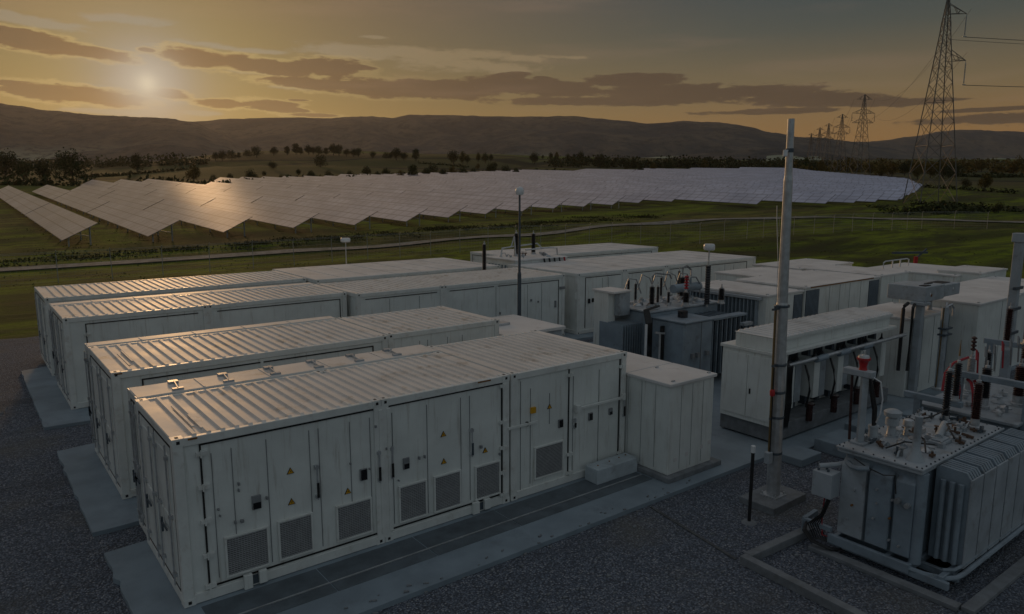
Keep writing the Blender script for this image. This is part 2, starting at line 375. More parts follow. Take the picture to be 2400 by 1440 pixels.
# ------------------------------------------------------------------ terrain
def lerp_tab(tab, x):
    if x <= tab[0][0]: return tab[0][1]
    for (a, b), (c, d) in zip(tab, tab[1:]):
        if x <= c:
            t = (x-a)/(c-a); t = t*t*(3-2*t)*.6 + t*.4
            return b+(d-b)*t
    return tab[-1][1]
CREST = [(-500,392), (0,390), (250,386), (400,378), (500,366), (620,356), (850,354), (1000,360), (1150,361), (1300,366), (1500,370), (1800,376), (2100,372), (2400,372), (2900,372)]
DC = 900.0
def sst(a, b, x):
    t = min(1, max(0, (x-a)/(b-a))); return t*t*(3-2*t)
def colx(x, y):
    """picture column (2400 wide) of a compass direction, used only as an azimuth coordinate"""
    f = x*_sy+y*_cy; r = x*_cy-y*_sy
    if f < 1: f = 1
    return max(-600, min(3000, 1200+FPX/math.cos(PITCH)*r/f)), f
def terr(x, y):
    px, d = colx(x, y)
    t = d-60
    z = 0.04*(t if t > 15 else (0 if t < -15 else (t+15)**2/60.0))
    if d > 130:
        d1 = 230 + 320*sst(0, 1900, px)
        yc = lerp_tab(CREST, px)
        Sx = CAMH + math.tan(math.atan((720-yc)/FPX)-PITCH)*DC - .04*(DC-60)
        z += Sx*sst(d1, DC, d)
        und = noise.noise(Vector((x*.006, y*.006, 2)))*5 + noise.noise(Vector((x*.02, y*.02, 5)))*1.2
        z += und*sst(d1, d1+150, d)*(1-sst(DC*.82, DC, d)*.8)
    if d > DC:
        z -= min(60, (d-DC)*.09)
    if 62 < d < 230:
        z += noise.noise(Vector((x*.08, y*.12, 1)))*.35*sst(62, 75, d)*(.3 if y > 84 and x > 5 else 1)
    return z
def gt(x, y, off=0.0, far=3000):
    """where the view direction through (x,y) meets the terrain"""
    d = ray(x, y); t = 40.0; pt = None
    while t < far:
        p = CPOS+d*t
        if p.z < terr(p.x, p.y)+off: return p
        t *= 1.004
    return p

def terrain():
    vs = []; fs = []
    na = 260; ds = [0.0]; d = 42.0
    rs = []
    r = 12.0
    while r < 2600:
        rs.append(r); r *= 1.022 if r < 1000 else 1.06
    rs += [4000, 6000, 9500]
    a0, a1 = R(-62), R(62)
    for r in rs:
        for i in range(na+1):
            a = a0+(a1-a0)*i/na + YAW
            x, y = r*math.sin(a), r*math.cos(a)
            vs.append((x, y, terr(x, y) - .05 if r < 2600 else -20.0))
    for j in range(len(rs)-1):
        for i in range(na):
            b = j*(na+1)+i; fs.append((b, b+1, b+na+2, b+na+1))
    # ground behind and beside the viewpoint
    m = MB(); m.v = vs; m.f = fs; m.mi = [0]*len(fs)
    ring = [a1+YAW+(2*PI-(a1-a0))*k/24 for k in range(25)]
    for r0, r1 in ((12.0, 60), (60, 400), (400, 4000), (4000, 9500)):
        for k in range(24):
            q = [(r0, ring[k]), (r1, ring[k]), (r1, ring[k+1]), (r0, ring[k+1])]
            m.add([(a*math.sin(t), a*math.cos(t), -.05-(1 if a > 300 else 0)) for a, t in q], [(3,2,1,0)])
    m.add([(12*math.sin(2*PI*k/48), 12*math.cos(2*PI*k/48), -.05) for k in range(48)], [tuple(range(47,-1,-1))])
    o = m.build('ground', GRASS, smooth=True); tag(o, kind='structure')
terrain()

# hills: ranges with their own distance and depth
def hill_range(name, tab, D, depth, foot, rough, seed, a0=-700, a1=3100, n=420):
    nt_ = 30; m = MB(); vs = []; fs = []
    for i in range(n+1):
        px = a0+(a1-a0)*i/n
        yc = lerp_tab(tab, px)
        yc += (noise.noise(Vector((px*.02, seed, 0)))*2.2 + noise.noise(Vector((px*.07, seed, 3)))*1.0 + noise.noise(Vector((px*.22, seed, 3)))*.7)
        dx = (px-1200)*math.cos(PITCH)/FPX
        H = CAMH+math.tan(math.atan((720-yc)/FPX)-PITCH)*D
        for j in range(nt_+1):
            t = j/nt_
            if t <= .7: k = t/.7; dd = D-depth*(1-k); h = foot+(H-foot)*(1-(1-k)**1.55)*(.35+.65*k) if k < 1 else H
            else: k = (t-.7)/.3; dd = D+depth*.5*k; h = H-(H-foot)*k*k
            x = _sy*dd+_cy*dx*dd; y = _cy*dd-_sy*dx*dd
            if 0 < t < .7:
                kk = t/.7; env = math.sin(PI*min(1, kk*1.02))
                h += (noise.noise(Vector((x*.0011, y*.0011, seed)))*.30 + noise.noise(Vector((x*.004, y*.004, seed)))*.10)*abs(H-foot)*env*rough
            vs.append((x, y, h))
    for i in range(n):
        for j in range(nt_): b = i*(nt_+1)+j; fs.append((b, b+nt_+1, b+nt_+2, b+1))
    m.v = vs; m.f = fs; m.mi = [0]*len(fs)
    o = m.build(name, HILL, smooth=True); tag(o, kind='structure'); return o
hill_range('hills', [(-700,215),(-200,225),(0,238),(60,250),(120,259),(250,272),(400,278),(460,287),(520,312),(590,345),(700,372),(900,390),(3100,390)], 3300, 1500, -40, 1.0, 1.0, a1=1000)
hill_range('hills', [(-700,300),(300,300),(460,287),(560,279),(700,276),(760,278),(850,274),(925,276),(960,270),(1050,270),(1180,274),(1340,272),(1390,277),(1430,281),(1520,290),(1600,283),(1680,287),(1750,297),(1800,310),(1860,320),(1920,322),(1980,331),(2060,346),(2140,357),(2400,372),(3100,375)], 4300, 1900, -40, 1.0, 4.0, a0=200)
hill_range('hills', [(1500,345),(1900,340),(1980,332),(2040,330),(2130,319),(2200,306),(2260,303),(2340,306),(2400,309),(2600,300),(3100,290)], 6200, 2200, -40, 1.0, 8.0, a0=1500, n=200)
hill_range('hills', [(1150,380),(1450,372),(1600,364),(1720,351),(1810,347),(1900,356),(2000,368),(2200,374),(2500,366),(3100,360)], 1900, 600, -30, .6, 12.0, a0=1100, n=220)

# ------------------------------------------------------------------ yard surfaces
def sheet(name, pts, z, mat, th=0.0, parent=None):
    m = MB(); n = len(pts)
    if th:
        m.add([(p[0],p[1],z-th) for p in pts]+[(p[0],p[1],z) for p in pts],
              [tuple(range(n-1,-1,-1)), tuple(range(n,2*n))]+[(i,(i+1)%n,n+(i+1)%n,n+i) for i in range(n)])
    else: m.add([(p[0],p[1],z) for p in pts], [tuple(range(n))])
    return m.build(name, mat, parent)
tag(sheet('gravel_yard', [(-60,-30),(60,-30),(60,20),(50,52),(40,40),(8,40.5),(2.2,39),(-6,42),(-60,60)], .0, GRAVEL), kind='structure')
def jag(x0, y0, x1, y1, n, a, sd=0):
    out = []
    for i in range(n):
        t = i/n; out.append((x0+(x1-x0)*t+noise.noise(Vector((i*.9, sd, 0)))*a, y0+(y1-y0)*t+noise.noise(Vector((i*.9, sd+5, 0)))*a))
    return out
# thin concrete aprons round each row of containers
tag(sheet('concrete_slab', jag(1.55,31.5,1.55,23.5,26,.07,1)+jag(1.55,23.5,3.4,23.4,6,.07,2)+[(40,23.2),(40,38),(3,38),(2.6,31.8)], .09, CONC, .12), kind='structure')
tag(sheet('concrete_slab', jag(1.6,21.1,1.62,15.5,22,.07,3)+jag(1.62,15.5,3.2,15.5,6,.07,4)+[(19,15.7),(19,21.3),(3,21.3)], .09, CONC, .12), kind='structure')
tag(sheet('concrete_slab', [(1.66,14.46)]+jag(1.66,14.4,1.74,9.6,24,.06,6)+[(1.74,9.82),(15.62,9.85),(15.62,14.1),(3.2,14.6)], .09, CONC, .12), kind='structure')

# dark strip with parallel lines, built as long flat plates before the front row
t = thing('dark_strip', 'dark strip of long flat plates along the foot of the front containers', 'flat_strip', (2.6, 10.62, .09))
for i in range(5):
    m = MB(); m.box(i*1.95, i*1.95+1.93, 0, .30, -.02, .012); m.build('lid', DARKSTRIP, t, bevel=.006)
    m = MB(); m.box(i*1.95, i*1.95+1.93, .34, .92, -.02, .006); m.build('lid', DARKSTRIP, t, bevel=.004)
m = MB(); m.box(0, 9.7, .305, .335, -.02, .02); m.build('edge_strip', GALV, t)

# track behind the fence
def strip(name, pts, wd, mat, dz=.06):
    m = MB(); vs = []; fs = []
    P = []
    for (a, b), (c, d) in zip(pts, pts[1:]):
        k = max(2, int(math.hypot(c-a, d-b)/3))
        for i in range(k): P.append((a+(c-a)*i/k, b+(d-b)*i/k))
    P.append(pts[-1])
    for _ in range(6):
        P = [P[0]]+[((P[i-1][0]+2*P[i][0]+P[i+1][0])/4, (P[i-1][1]+2*P[i][1]+P[i+1][1])/4) for i in range(1, len(P)-1)]+[P[-1]]
    for i, (x, y) in enumerate(P):
        a = P[max(0, i-1)]; b = P[min(len(P)-1, i+1)]; t = Vector((b[0]-a[0], b[1]-a[1])).normalized(); n = Vector((-t.y, t.x))
        ww = wd*(1+.25*noise.noise(Vector((i*.3, 0, 0))))
        for s_ in (-1, -.33, .33, 1):
            q = (x+n.x*s_*ww/2, y+n.y*s_*ww/2); vs.append((q[0], q[1], max(terr(*q), -.04)+dz))
    for i in range(len(P)-1):
        for k in range(3): b = i*4+k; fs.append((b, b+4, b+5, b+1))
    m.v = vs; m.f = fs; m.mi = [0]*len(fs)
    return tag(m.build(name, mat, smooth=True), kind='structure')
strip('road', [(-60,75),(0,71.5),(30,70),(60,69.5),(80,70.5),(92,69),(104,64),(112,56),(120,44),(135,20)], 2.6, ROADM)

# ------------------------------------------------------------------ battery containers
def corr_roof(x0, x1, y0, y1, z, pitch=.30, h=.035):
    """trapezoid ribs running across the container"""
    m = MB(); vs = []; xs = []
    n = max(3, int((x1-x0)/pitch)); p = (x1-x0)/n
    x = x0
    for i in range(n):
        xs += [(x, 0), (x+p*.52, 0), (x+p*.64, h), (x+p*.88, h)]; x += p
    xs.append((x1, 0))
    ya, yb = y0+.06, y1-.06
    for (xx, hh) in xs: vs += [(xx, y0, z), (xx, ya, z+hh), (xx, yb, z+hh), (xx, y1, z)]
    fs = []
    for i in range(len(xs)-1):
        for k in range(3): b = i*4+k; fs.append((b, b+4, b+5, b+1))
    m.add(vs, fs); return m
def rectX(px0, px1, pt, pb, Yp):
    """picture rectangle -> x0,x1,z0,z1 on the wall plane y=Yp"""
    mx, my = (px0+px1)/2, (pt+pb)/2
    return PYY(px0, my, Yp).x, PYY(px1, my, Yp).x, PYY(mx, pb, Yp).z, PYY(mx, pt, Yp).z
def container(label, x0, x1, y0, y1, h=2.9, z0=.1, roof='corr', mids=(), pitch=.30, doors=True, joints=(), seams=None, group='white battery containers', endjoint=True, endlouvre=False, rmat=None):
    t = thing('battery_container', label, 'container', (x0, y0, z0), 0, group)
    L, W, H = x1-x0, y1-y0, h-z0
    b = MB(); b.box(.05, L-.05, .035, W-.035, .12, H-.05); b.build('body', WHITE, t)
    f = MB(); pw = .16
    for x in (0, L-pw):
        for y in (0, W-pw): f.box(x, x+pw, y, y+pw, 0, H-.002)
    for mx in mids: f.box(mx-x0-.15, mx-x0+.15, -.004, .12, 0, H-.002)
    for y in (0, W-.1):
        f.box(pw, L-pw, y+.002, y+.098, 0, .17); f.box(pw, L-pw, y+.002, y+.098, H-.14, H-.004)
    for x in (0, L-.1):
        f.box(x+.002, x+.098, pw, W-pw, 0, .17); f.box(x+.002, x+.098, pw, W-pw, H-.14, H-.004)
    f.build('frame', FRAMEP, t, bevel=.008)
    # corner castings with their dark holes, one part each
    cm = bpy.data.meshes.get('corner_casting')
    if cm is None:
        c = MB(); c.cur = 0; c.box(-.005, .175, 0, .18, 0, .12); c.cur = 1; c.box(.06, .11, .055, .125, .12, .1235); c.box(.06, .11, -.006, 0, .034, .084)
        o = c.build('corner_casting', [FRAMEP, SEAM]); cm = o.data; bpy.data.objects.remove(o)
    xs = [0, L-.17]+[mx-x0-.17 for mx in mids]+[mx-x0+.0 for mx in mids]
    for x in xs:
        for y in (-.006, W-.174):
            for z in (-.004, H-.114):
                if y > 0 and z < 1: continue
                o = bpy.data.objects.new('corner_casting', cm); COL.objects.link(o); o.parent = t; o.location = (x, y, z)
    if roof == 'corr':
        corr_roof(.19, L-.19, .05, W-.05, H-.022, pitch).build('roof', ROOF, t)
        for xa, xb in ((.012, .19), (L-.19, L-.012)):
            e = MB(); e.box(xa, xb, .02, W-.02, H-.03, H+.004); e.build('roof_end_plate', ROOF, t)
    else:
        e = MB(); e.box(.015, L-.015, .015, W-.015, H-.05, H+.012)
        e.build('roof', rmat or ROOFS, t, bevel=.01)
        x = 1.2
        while x < L-.3: q = MB(); q.box(x, x+.03, .05, W-.05, H+.012, H+.024); q.build('roof_joint', rmat or ROOFS, t); x += 1.3
    # black rubber seals of the front door opening
    s_ = MB(); j = MB()
    ss_ = seams if seams is not None else [(x0+.5, x1-.25, .28, H-.20+z0)]
    for sm in ss_:
        a, b_, zb, zt = sm[:4]; sides = sm[4] if len(sm) > 4 else 'TBL'
        a -= x0; b_ -= x0; zb -= z0; zt -= z0; w_ = .028
        if 'T' in sides: s_.box(a, b_, .018, .036, zt-w_, zt)
        if 'B' in sides: s_.box(a, b_, .018, .036, zb, zb+w_)
        if 'L' in sides: s_.box(a, a+w_, .017, .036, zb, zt)
        if 'R' in sides: s_.box(b_-w_, b_, .017, .036, zb, zt)
    if ss_: s_.build('door_seal', SEAM, t)
    for (xa, za, zb) in joints: j.box(xa-x0-.005, xa-x0+.005, .024, .036, za-z0, zb-z0)
    if joints: j.build('panel_joint', LINE, t)
    # left end doors with lock rods
    if doors:
        d = MB(); s2 = MB(); rd = MB(); hd = MB(); hg = MB()
        for q in (0, 1):
            ya = .22+q*(W-.44)/2+.012; yb = .22+(q+1)*(W-.44)/2-.012
            o = MB(); o.box(.012, .05, ya, yb, .2, H-.17); o.box(.0, .014, ya+.12, yb-.12, .45, H*.48); o.box(.0, .014, ya+.12, yb-.12, H*.55, H-.35)
            dd = o.build('end_door', WHITE, t)
            rd = MB()
            for yy in (ya+.18, yb-.18):
                rd.bar((-.03, yy, .22), (-.03, yy, H-.18), .014, n=8)
                for zz in (.4, H*.5, H-.4): rd.box(-.05, .014, yy-.04, yy+.04, zz-.03, zz+.03)
            rd.build('lock_rod', GALV, dd)
            h2 = MB(); h2.box(-.06, -.04, (ya+yb)/2-.2, (ya+yb)/2+.2, 1.1, 1.14); h2.box(-.06,-.03,(ya+yb)/2+.15,(ya+yb)/2+.2,.95,1.2); h2.build('handle', DARKG, dd)
        for yy in (.2, W/2, W-.2): s2.box(.006, .03, yy-.014, yy+.014, .2, H-.17)
        for zz in (.2, H-.17): s2.box(.006, .03, .2, W-.2, zz-.012, zz+.012)
        s2.build('end_door_seal', SEAM, t)
    return t, (x0, y0, z0, H)

def vent(t, org, x0, x1, z0, z1, tilt=False, n=None, vert=True):
    ox, oy, oz, H = org
    a, b, c, d = x0-ox, x1-ox, z0-oz, z1-oz
    m = MB(); fr = .035
    m.box(a-fr, b+fr, -.012, .034, c-fr, c); m.box(a-fr, b+fr, -.012, .034, d, d+fr); m.box(a-fr, a, -.012, .034, c, d); m.box(b, b+fr, -.012, .034, c, d)
    v = m.build('vent', FRAMEP, t, bevel=.004)
    k = MB(); k.box(a, b, .024, .033, c, d); k.build('vent_back', SEAM, v)
    g = MB(); n = n or max(8, int((d-c)/.032))
    for i in range(n):
        z = c+(d-c)*(i+.5)/n; g.box(a, b, .0, .018, z-(d-c)/n*.24, z+(d-c)/n*.24)
    if vert:
        nv = max(6, int((b-a)/.045))
        for i in range(1, nv): x = a+(b-a)*i/nv; g.box(x-.004, x+.004, -.004, .0, c, d)
    g.build('grille', MIDG, v)
def tri_sign(t, org, x, z, s=.13, bolt=True):
    ox, oy, oz, H = org; x -= ox; z -= oz
    m = MB(); h = s*.87
    def tri(k, y0, y1):
        a = [(x-s/2*k, z-h/3*k-(1-k)*0), (x+s/2*k, z-h/3*k), (x, z+h*2/3*k)]
        m.add([(p[0], y0, p[1]) for p in a]+[(p[0], y1, p[1]) for p in a], [(0,1,2),(5,4,3),(0,3,4,1),(1,4,5,2),(2,5,3,0)])
    m.cur = 0; tri(1.0, .022, .036)
    m.cur = 1; tri(.76, .018, .024)
    m.cur = 0
    e = [(x+.012, z+h*.30), (x-.014, z+.0), (x+.001, z+.004), (x-.008, z-h*.19), (x+.017, z+.018), (x+.003, z+.014)]
    sc = s/.13
    e = [(x+(p[0]-x)*sc, z+(p[1]-z)*1.0) for p in e]
    m.add([(p[0], .0165, p[1]) for p in e], [(0,1,2,5),(2,3,4,5)])
    m.build('warning_sign', [SEAM, YELL], t)
def display(t, org, x, z, wd=.16, hh=.2, grey=True):
    ox, oy, oz, H = org; x -= ox; z -= oz
    m = MB(); m.box(x-wd/2, x+wd/2, -.008, .036, z-hh/2, z+hh/2); d = m.build('display_unit', DISPG, t, bevel=.004)
    k = MB(); k.box(x-wd/2+.012, x+wd/2-.012, -.013, -.008, z-hh/2+.012, z+(0 if grey else hh/2-.012)); k.build('screen', DISP, d)
def lock(t, org, x, z0, z1, dark=True):
    ox, oy, oz, H = org; x -= ox; z0 -= oz; z1 -= oz
    m = MB(); m.bar((x, -.03, z0), (x, -.03, z1), .016, n=8)
    for z in (z0+.05, z1-.05): m.box(x-.035, x+.035, -.04, .036, z-.03, z+.03)
    o = m.build('lock_rod', GALV, t)
    k = MB(); k.box(x-.02, x+.02, -.06, -.035, z0+.04, z0+.04+(z1-z0)*.42); k.build('handle', SEAM if dark else DARKG, o)
def hinges(t, org, x, zs):
    ox, oy, oz, H = org
    for z in zs:
        m = MB(); m.box(x-ox-.07, x-ox+.10, -.022, .034, z-oz-.032, z-oz+.032); m.bar((x-ox, -.028, z-oz-.06), (x-ox, -.028, z-oz+.06), .016, n=8)
        m.build('hinge', FRAMEP, t)
def bits(t, org, pts, name='fitting', mat=None):
    ox, oy, oz, H = org
    for (x, z, w_, h_) in pts:
        m = MB(); m.box(x-ox-w_/2, x-ox+w_/2, -.02, .036, z-oz-h_/2, z-oz+h_/2); m.build(name, mat or DISPG, t, bevel=.003)

Y1 = 11.65
wx = lambda px, py: PYY(px, py, Y1).x
wz = lambda px, py: PYY(px, py, Y1).z
# --- front row, long container
t, og = container('long front container with ribbed roof, two door bays and yellow hazard triangles, nearest the camera', 2.38, 8.93, Y1, 14.40, mids=(5.96,), pitch=.215,
    seams=[(wx(478,1200), wx(886,1110), .30, wz(478,1040), 'TBL'), (wx(912,1100), wx(1179,1035), .30, wz(1178,898), 'TBR')],
    joints=[(wx(505,1200), .42, 2.56), (wx(549,1150), 1.06, 2.58), (wx(631,1150), .4, 2.6), (wx(730,1120), .4, 2.6), (wx(751,1100), .4, 2.6), (wx(824,1090), .9, 2.6),
            (wx(870,1060), .4, 2.6), (wx(922,1040), .4, 2.6), (wx(1003,1030), .4, 2.62), (wx(1082,1020), .4, 2.62), (wx(1103,1020), .4, 2.62)])
for (a, b, c, d) in ((533,628,1251,1336), (657,731,1216,1300), (793,869,1180,1256), (939,998,1136,1214), (1021,1078,1113,1190), (1117,1170,1090,1162)):
    x0_, x1_, z0_, z1_ = rectX(a, b, c, d, Y1); vent(t, og, x0_, x1_, z0_, z1_)
for p in ((682,1107),(685,1179),(817,1154),(1041,1020),(1042,1084),(1139,1058)): tri_sign(t, og, wx(*p), wz(*p))
display(t, og, wx(602,1178), wz(602,1178), .15, .24); display(t, og, wx(853,1113), wz(853,1113), .14, .22, False); display(t, og, wx(953,1087), wz(953,1087), .13, .22)
lock(t, og, wx(743,1130), wz(743,1170), wz(743,1088)); lock(t, og, wx(888,1095), wz(888,1130), wz(888,1055)); lock(t, og, wx(918,1085), wz(918,1122), wz(918,1045)); lock(t, og, wx(1105,1035), wz(1105,1070), wz(1105,1003), False)
hinges(t, og, wx(480,1200), (wz(480,1062), wz(487,1140), wz(493,1220), wz(497,1300), wz(500,1372)))
hinges(t, og, wx(1178,1040), (wz(1178,905), wz(1178,990), wz(1178,1050), wz(1178,1108), wz(1178,1160)))
# door posts proud of the wall between the bays, pockets at the foot
m = MB()
for px in (893, 912): m = MB(); m.box(wx(px,1000)-og[0]-.045, wx(px,1000)-og[0]+.03, -.02, .03, .2, og[3]-.18); m.build('door_post', FRAMEP, t, bevel=.006)
for (a, b) in ((571,625), (1106,1146)):
    xa, xb = wx(a, 1370 if a < 700 else 1205)-og[0], wx(b, 1360 if a < 700 else 1195)-og[0]
    m = MB(); m.box(xa, xa+(xb-xa)*.36, -.07, .0, .0, .25); o = m.build('fork_pocket', WHITE, t, bevel=.006)
    m = MB(); m.box(xb-(xb-xa)*.34, xb, -.07, .0, .03, .25); m.build('fork_pocket', WHITE, t, bevel=.006)
    m = MB(); m.box(xa+(xb-xa)*.36, xb-(xb-xa)*.34, -.006, .0, .03, .19); m.cyl(xa+.1, -.072, .1, .101, .001, n=6); m.build('pocket_plate', DARKG, o)
bits(t, og, [(wx(*p), wz(*p), a, b) for p, a, b in (((560,1135),.03,.05),((560,1150),.02,.05),((512,1195),.03,.03),((516,1210),.02,.03),((626,1168),.03,.05),((822,1088),.02,.04),((867,1100),.02,.03),((880,1000),.04,.05),
     ((983,1074),.03,.06),((996,1071),.025,.06),((905,1052),.03,.05),((935,1127),.02,.03),((1128,1048),.05,.06),((1172,1065),.03,.05),((568,1222),.05,.05),((552,1225),.03,.05))])
m = MB(); r_ = [(450+18*i, 1027.5-3.5*i) for i in range(2)]
for (a, b) in ((440,462), (1120,1150)):
    xa, xb = PYY(a, 1028 if a < 800 else 892, Y1).x-og[0], PYY(b, 1026 if a < 800 else 888, Y1).x-og[0]; m.box(xa, xb, -.008, -.002, og[3]-.045, og[3]-.015)
m.build('rust_stain', RUST, t)
m = MB(); m.box(.42,.46,.5,1.9,og[3]-.005,og[3]+.02); m.box(.52,.55,.35,1.2,og[3]-.005,og[3]+.016); m.build('roof_stiffener', ROOF, t)

# --- front row, short container
t, og = container('short front-row container with horizontal bar across its right door and one louvre', 8.98, 12.45, Y1, 15.05, mids=(), pitch=.215, doors=False,
    seams=[(wx(1250,1000), wx(1335,990), wz(1290,1136), wz(1290,872), 'BR'), (wx(1352,950), wx(1454,930), wz(1400,1104), wz(1400,846), 'TR')],
    joints=[(wx(1245,1000), .35, 2.5), (wx(1290,960), 1.6, 2.3), (wx(1345,960), .3, 2.6), (wx(1405,950), .3, 2.6), (wx(1222,1000), .2, 2.7)])
x0_, x1_, z0_, z1_ = rectX(1256, 1318, 1044, 1112, Y1); vent(t, og, x0_, x1_, z0_, z1_, vert=False)
tri_sign(t, og, wx(1290,955), wz(1290,955))
bits(t, og, [(wx(1250,962), wz(1250,962), .13, .13)], 'switch_box', YELL)
bits(t, og, [(wx(1236,994), wz(1236,994), .05, .09)], 'fitting', DISP)
display(t, og, wx(1315,993), wz(1315,993), .13, .19, False); display(t, og, wx(1385,977), wz(1385,977), .12, .18, False); display(t, og, wx(1432,965), wz(1432,965), .11, .16)
lock(t, og, wx(1346,990), wz(1346,1005), wz(1346,980)); lock(t, og, 12.38, wz(1460,978), wz(1460,925))
m = MB(); xa, xb = wx(1352,958)-og[0], wx(1458,935)-og[0]; zz = wz(1400,945)-og[2]
m.bar((xa, -.05, zz), (xb, -.05, zz), .03); m.box(xa-.06, xa+.06, -.09, .03, zz-.09, zz+.08); m.box(xb-.06, xb+.04, -.09, .03, zz-.06, zz+.1); m.build('locking_bar', FRAMEP, t, bevel=.006)
m = MB(); m.box(wx(1190,998)-og[0], wx(1258,985)-og[0], -.03, .0, wz(1220,998)-og[2]-.03, wz(1220,998)-og[2]+.03); m.build('link_bar', FRAMEP, t, bevel=.005)
hinges(t, og, wx(1335,1000), (wz(1335,880), wz(1335,1065), wz(1335,1108))); hinges(t, og, wx(1455,960), (wz(1455,860), wz(1455,1060)))
# long low tray unit behind the front container
t, og = container('slim tray unit with clamped flat lid running along the back of the long front container', 2.42, 8.97, 14.47, 15.33, roof='flat', mids=(), seams=[], group='slim tray units behind containers', rmat=ROOF)
def clamps(t, og, L, W, pitch=.95):
    x = .75
    while x < L-.3:
        m = MB(); H = og[3]
        m.box(x-.1, x+.1, .1, .2, H+.012, H+.05); m.bar((x, .15, H+.04), (x+.06, W-.15, H+.05), .018, n=6); m.box(x-.05, x+.13, W-.22, W-.08, H+.012, H+.06)
        m.build('lid_clamp', GREYP, t); x += pitch
clamps(t, og, 6.5, .86)

# --- second row
Y2 = 16.83
t, og = container('second-row long container with ribbed roof, directly behind the tray unit', 2.38, 8.86, Y2, 20.0, mids=(), pitch=.24, seams=[(2.95, 5.5, .3, 2.68, 'TL'), (5.58, 8.45, .3, 2.68, 'TBR')])
hinges(t, og, 2.97, (2.3,))
m = MB(); m.box(.05,.2,-.008,-.002,og[3]-.05,og[3]-.02); m.build('rust_stain', RUST, t)
m = MB(); m.box(.42,.46,.5,1.9,og[3]-.005,og[3]+.02); m.box(.55,.58,.9,2.2,og[3]-.005,og[3]+.016); m.build('roof_stiffener', ROOF, t)
container('slim unit with long dark lid gap along the back of the second-row container', 2.38, 8.86, 20.06, 20.52, roof='flat', seams=[], group='slim tray units behind containers', rmat=ROOF)
t, og = container('shorter ribbed-roof container at the right end of the second row', 8.92, 12.6, Y2+.1, 20.1, mids=(), pitch=.24, doors=False, seams=[], joints=[(9.9,.3,2.6),(10.15,.3,2.6),(10.8,.3,2.6),(11.3,.3,2.6)])
# --- third row
Y3 = 24.9
t, og = container('third-row long container with ribbed roof and paired corner blocks mid-way, left end', 2.38, 11.45, Y3, 27.85, mids=(6.5,), pitch=.26, seams=[(2.95, 6.2, .35, 2.68, 'TL'), (6.8, 11.2, .35, 2.68, 'TR')])
hinges(t, og, 2.97, (2.35, 1.4, .6))
container('slim unit with small lid plates along the back of the third-row container', 2.38, 11.45, 27.9, 28.42, roof='flat', seams=[], group='slim tray units behind containers', rmat=ROOF)
t, og = container('third-row middle container with pale fine-ribbed roof, left of the tall box containers', 11.55, 21.75, 24.25, 27.9, mids=(15.3,), pitch=.26, doors=False, seams=[(11.9,15.0,.35,2.68,'T'),(15.6,17.8,.35,2.68,'T'),(18.0,21.4,.35,2.68,'TR')], joints=[(12.9,.3,2.6),(14.2,.3,2.6),(17.9,.3,2.65),(19.6,.3,2.6),(20.4,.3,2.6)])
bits(t, og, [(18.1,1.5,.05,.1),(19.8,1.9,.06,.1),(20.2,1.8,.05,.08),(21.6,2.3,.3,.12),(21.2,1.6,.08,.3)])
t, og = container('large smooth-roofed third-row container with displays and a grey plate on its side', 22.3, 36.0, 24.0, 29.2, mids=(25.35,28.35), roof='flat', doors=False, seams=[(22.8,25.1,.35,2.7,'TL'),(25.65,28.1,.35,2.7,'T'),(28.65,35.2,.35,2.7,'TR')], joints=[(23.9,.3,2.6),(24.3,.3,2.6),(28.75,.2,2.7),(31.2,.2,2.65),(33.2,.2,2.65),(34.0,.2,2.6)])
Y3b = 24.0
for p, a, b in (((1381,706),.12,.22),((1390,704),.1,.18)): bits(t, og, [(PYY(*p,Y3b).x, PYY(*p,Y3b).z, a, b)], 'display_unit', DISP)
bits(t, og, [(PYY(1413,703,Y3b).x, PYY(1413,703,Y3b).z, .08, .3)], 'handle', DARKG)
bits(t, og, [(PYY(1432,746,Y3b).x, PYY(1432,746,Y3b).z, .42, .6)], 'cover_plate', DARKG)
bits(t, og, [(PYY(1349,716,Y3b).x, 1.9, .06, .3)], 'handle', FRAMEP)
# --- fourth row
container('rear-row long ribbed-roof container at the left end, farthest from the camera', 2.38, 11.9, 29.9, 33.6, mids=(), pitch=.27, seams=[(3.6, 11.5, .35, 2.66, 'TR')])
container('rear-row container with plain pale roof, right of the farthest ribbed one', 11.98, 21.6, 29.0, 34.2, roof='flat', mids=(), doors=False, seams=[(12.4,21.2,.35,2.68,'T')], joints=[(13.3,1.4,2.6),(14.2,.3,2.6),(15.5,.3,2.6),(17.4,.3,2.6),(19.4,.3,2.6)], rmat=ROOFS)
container('isolated far container with flat roof behind the rear transformer', 24.9, 36.9, 32.0, 36.4, roof='flat', mids=(), doors=True, seams=[(25.4,36.3,.35,2.68,'TR')], joints=[(28.4,.3,2.6),(31.4,.3,2.6)])

# ------------------------------------------------------------------ solar field
def tabv(tab, x):
    if x <= tab[0][0]: return tab[0][1]
    for (a, b), (c, d) in zip(tab, tab[1:]):
        if x <= c: return b+(d-b)*(x-a)/(c-a)
    return tab[-1][1]
PANEL = bpy.data.materials.new('solar_glass'); PANEL.use_nodes = True
t_ = NT(PANEL.node_tree); b_ = t_.N['Principled BSDF']
oc = t_.n('ShaderNodeTexCoord').outputs['Object']; sp_ = t_.n('ShaderNodeSeparateXYZ'); t_.L.new(oc, sp_.inputs[0])
oi_ = t_.n('ShaderNodeObjectInfo').outputs['Random']
def grid_line(v, pitch, wd):
    f = t_.m('ABSOLUTE', t_.m('SUBTRACT', t_.m('FRACT', t_.m('DIVIDE', v, pitch)), .5)); return t_.m('GREATER_THAN', f, .5-wd/pitch/2)
ln = t_.m('MAXIMUM', grid_line(sp_.outputs[1], 2.15, .16), grid_line(sp_.outputs[0], 1.134, .12))
